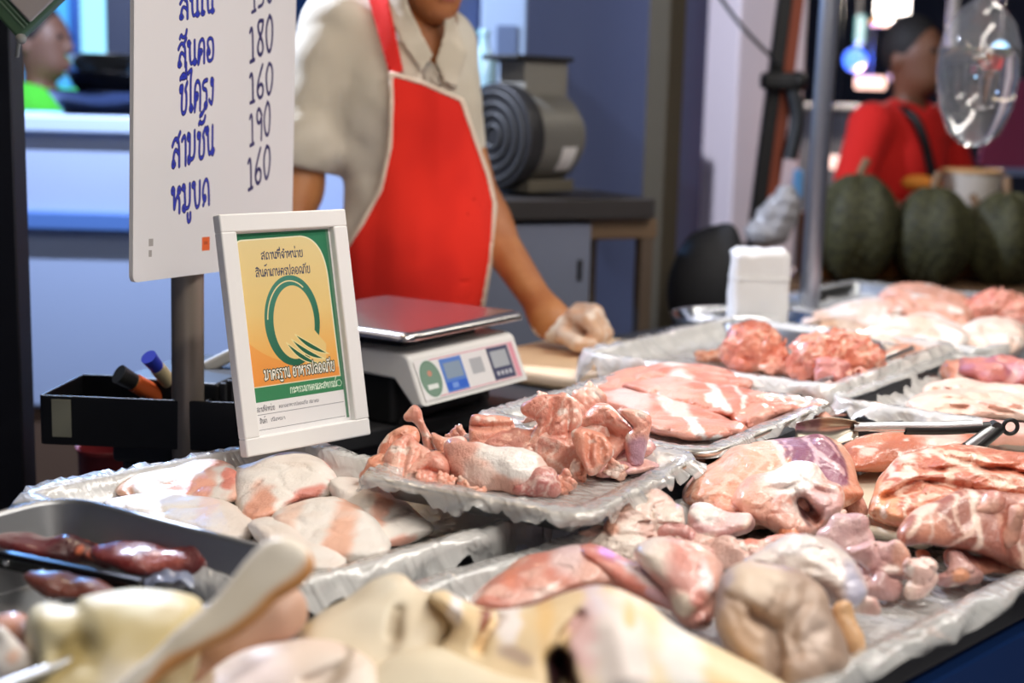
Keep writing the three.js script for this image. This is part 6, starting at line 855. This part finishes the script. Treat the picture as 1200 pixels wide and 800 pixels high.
// --- skin-on pieces in the foreground
const yG = TY + .03;
const SP_ = { ...SKINY, lift: 0, T: 20, dome: 26, R: 18, dr: 50, Tb: 50, lean: 1, amp: 2, fr: 14, warp: 3, cell: .003 };
pad('skin_roll', 'cream skin-on piece with cut slots and white fat at the bottom centre', 'meat', 690, 838, yG, [[500, 702], [520, 692], [552, 708], [580, 714], [620, 710], [650, 700], [690, 687], [722, 690], [760, 708], [800, 738], [850, 764], [898, 790], [915, 835], [500, 835], [506, 775], [528, 735]], { ...SP_, a: '#e6d3ae', b: '#dfc397', cr: [[22, 7, [582, 724], [570, 740], [562, 762]], [7, 5, [535, 722], [520, 748]], [44, 14, [654, 776], [660, 800], [664, 820]], [14, 7, [680, 722], [660, 745], [652, 775]], [-8, 24, [720, 735], [735, 790]]], sp: [[596, 745, 20, '#efe4de', .5, .7, 10], [568, 748, 9, '#8a4630', .6, .45, 20], [528, 745, 13, '#f0e8e4', .5, .6, 30], [700, 745, 36, '#ddd0d6', .5, 1, 30], [690, 760, 30, '#e0b8b4', .6, .7], [730, 770, 50, '#e9ddd6', .6, .8], [672, 726, 20, '#e3c9a0', .5, .6, 40], [658, 792, 24, '#321518', .35, .8], [742, 740, 12, '#e2c08a', .7], [800, 775, 46, '#eae6e0', .6, 1.6, 30], [860, 800, 60, '#e4c28c', .5, 4, 24], [604, 770, 30, '#b49a84', .6, 3, 14], [640, 750, 18, '#e2bd84', .7, .5]] });  // shade in the cut slots is painted with dark patches
pad('skin_roll', 'smooth cream skin lump at the bottom centre left, out of focus', 'meat', 450, 800, yG, [[346, 748], [372, 720], [410, 699], [436, 681], [458, 673], [474, 676], [490, 690], [512, 695], [537, 711], [540, 728], [522, 758], [505, 800], [420, 810], [350, 800]], { ...SP_, a: '#e0d6c0', b: '#dccdb2', sp: [[465, 738, 16, '#a9987f', .8, .6], [352, 738, 14, '#c9ab74', .7], [440, 690, 30, '#e2dccb', .7], [520, 720, 24, '#e6d3b0', .7, .6, 30]], cr: [[10, 9, [468, 715], [462, 745]]] });  // shade along the crease is painted as a greyish patch
pad('skin_roll', 'wide pale pink skin fold along the bottom edge left of centre', 'meat', 360, 850, yG, [[180, 850], [230, 800], [285, 761], [330, 752], [380, 749], [424, 766], [446, 790], [460, 850]], { ...SP_, dz: -30, a: '#e6dace', b: '#e4cfc0', cr: [[12, 8, [360, 800], [400, 782], [424, 768]]], sp: [[400, 786, 30, '#a89684', .8, 3, -34], [318, 800, 50, '#ebdcd6', .7], [270, 770, 30, '#e0b090', .7, 2, -30]] });  // shade along the fold is painted as a grey brown streak
pad('skin_roll', 'smooth cream skin bulge at the bottom edge right of the pale pink fold', 'meat', 530, 850, yG, [[405, 850], [425, 800], [455, 770], [500, 757], [545, 768], [600, 790], [640, 805], [670, 850]], { ...SP_, dz: -34, a: '#e0d4ba', b: '#dcc9a6' });
pad('skin_roll', 'cupped yellowish cream skin with a hollow at the lower left, out of focus', 'meat', 130, 818, TY + .05, [[30, 748], [35, 716], [55, 706], [88, 709], [96, 698], [130, 691], [170, 689], [212, 694], [238, 706], [240, 745], [225, 800], [205, 840], [30, 840], [42, 790]], { ...SP_, a: '#dccfa6', b: '#d0be8c', cr: [[20, 28, [72, 768], [92, 760]]], sp: [[82, 766, 34, '#bca66c', .7], [38, 716, 14, '#eab095', .8, .5], [190, 720, 40, '#c9b274', .8, 2.4], [160, 790, 50, '#e0d6c2', .7], [150, 720, 40, '#e9e2c2', .7, 1.6]] });  // shade in the cup is painted as a darker patch
pad('skin_flap', 'raised cream flap of skin with a browned orange lower edge at the lower left', 'meat', 250, 850, TY + .05, [[314, 633], [338, 630], [362, 643], [369, 664], [353, 686], [325, 704], [307, 723], [277, 746], [233, 768], [190, 792], [150, 835], [100, 835], [176, 767], [210, 733], [253, 699], [285, 660]], { ...SP_, dz: -46, lean: .55, T: 9, Tb: 9, dome: 5, R: 8, dr: 26, a: '#ece3d3', b: '#e4d8c2', edge: { c: '#d08a3e', w: 13, dir: [.5, .86], s: .95 } });
piece('skin_roll', 'skin under the raised flap with reddish brown shade painted into its colour', 'meat', 270, 800, yG, [E_(285, 742, 16, 60, 40, 40, -30), E_(330, 715, 20, 34, 30, 34), E_(220, 795, 6, 50, 26, 36, -20)], { ...SKINY, a: '#c79f88', b: '#a87458', k: 24, amp: 2, fr: 14 });  // brown colour stands for the shade beneath the flap
renderer.render(scene, camera);
renderer.render(scene, camera);
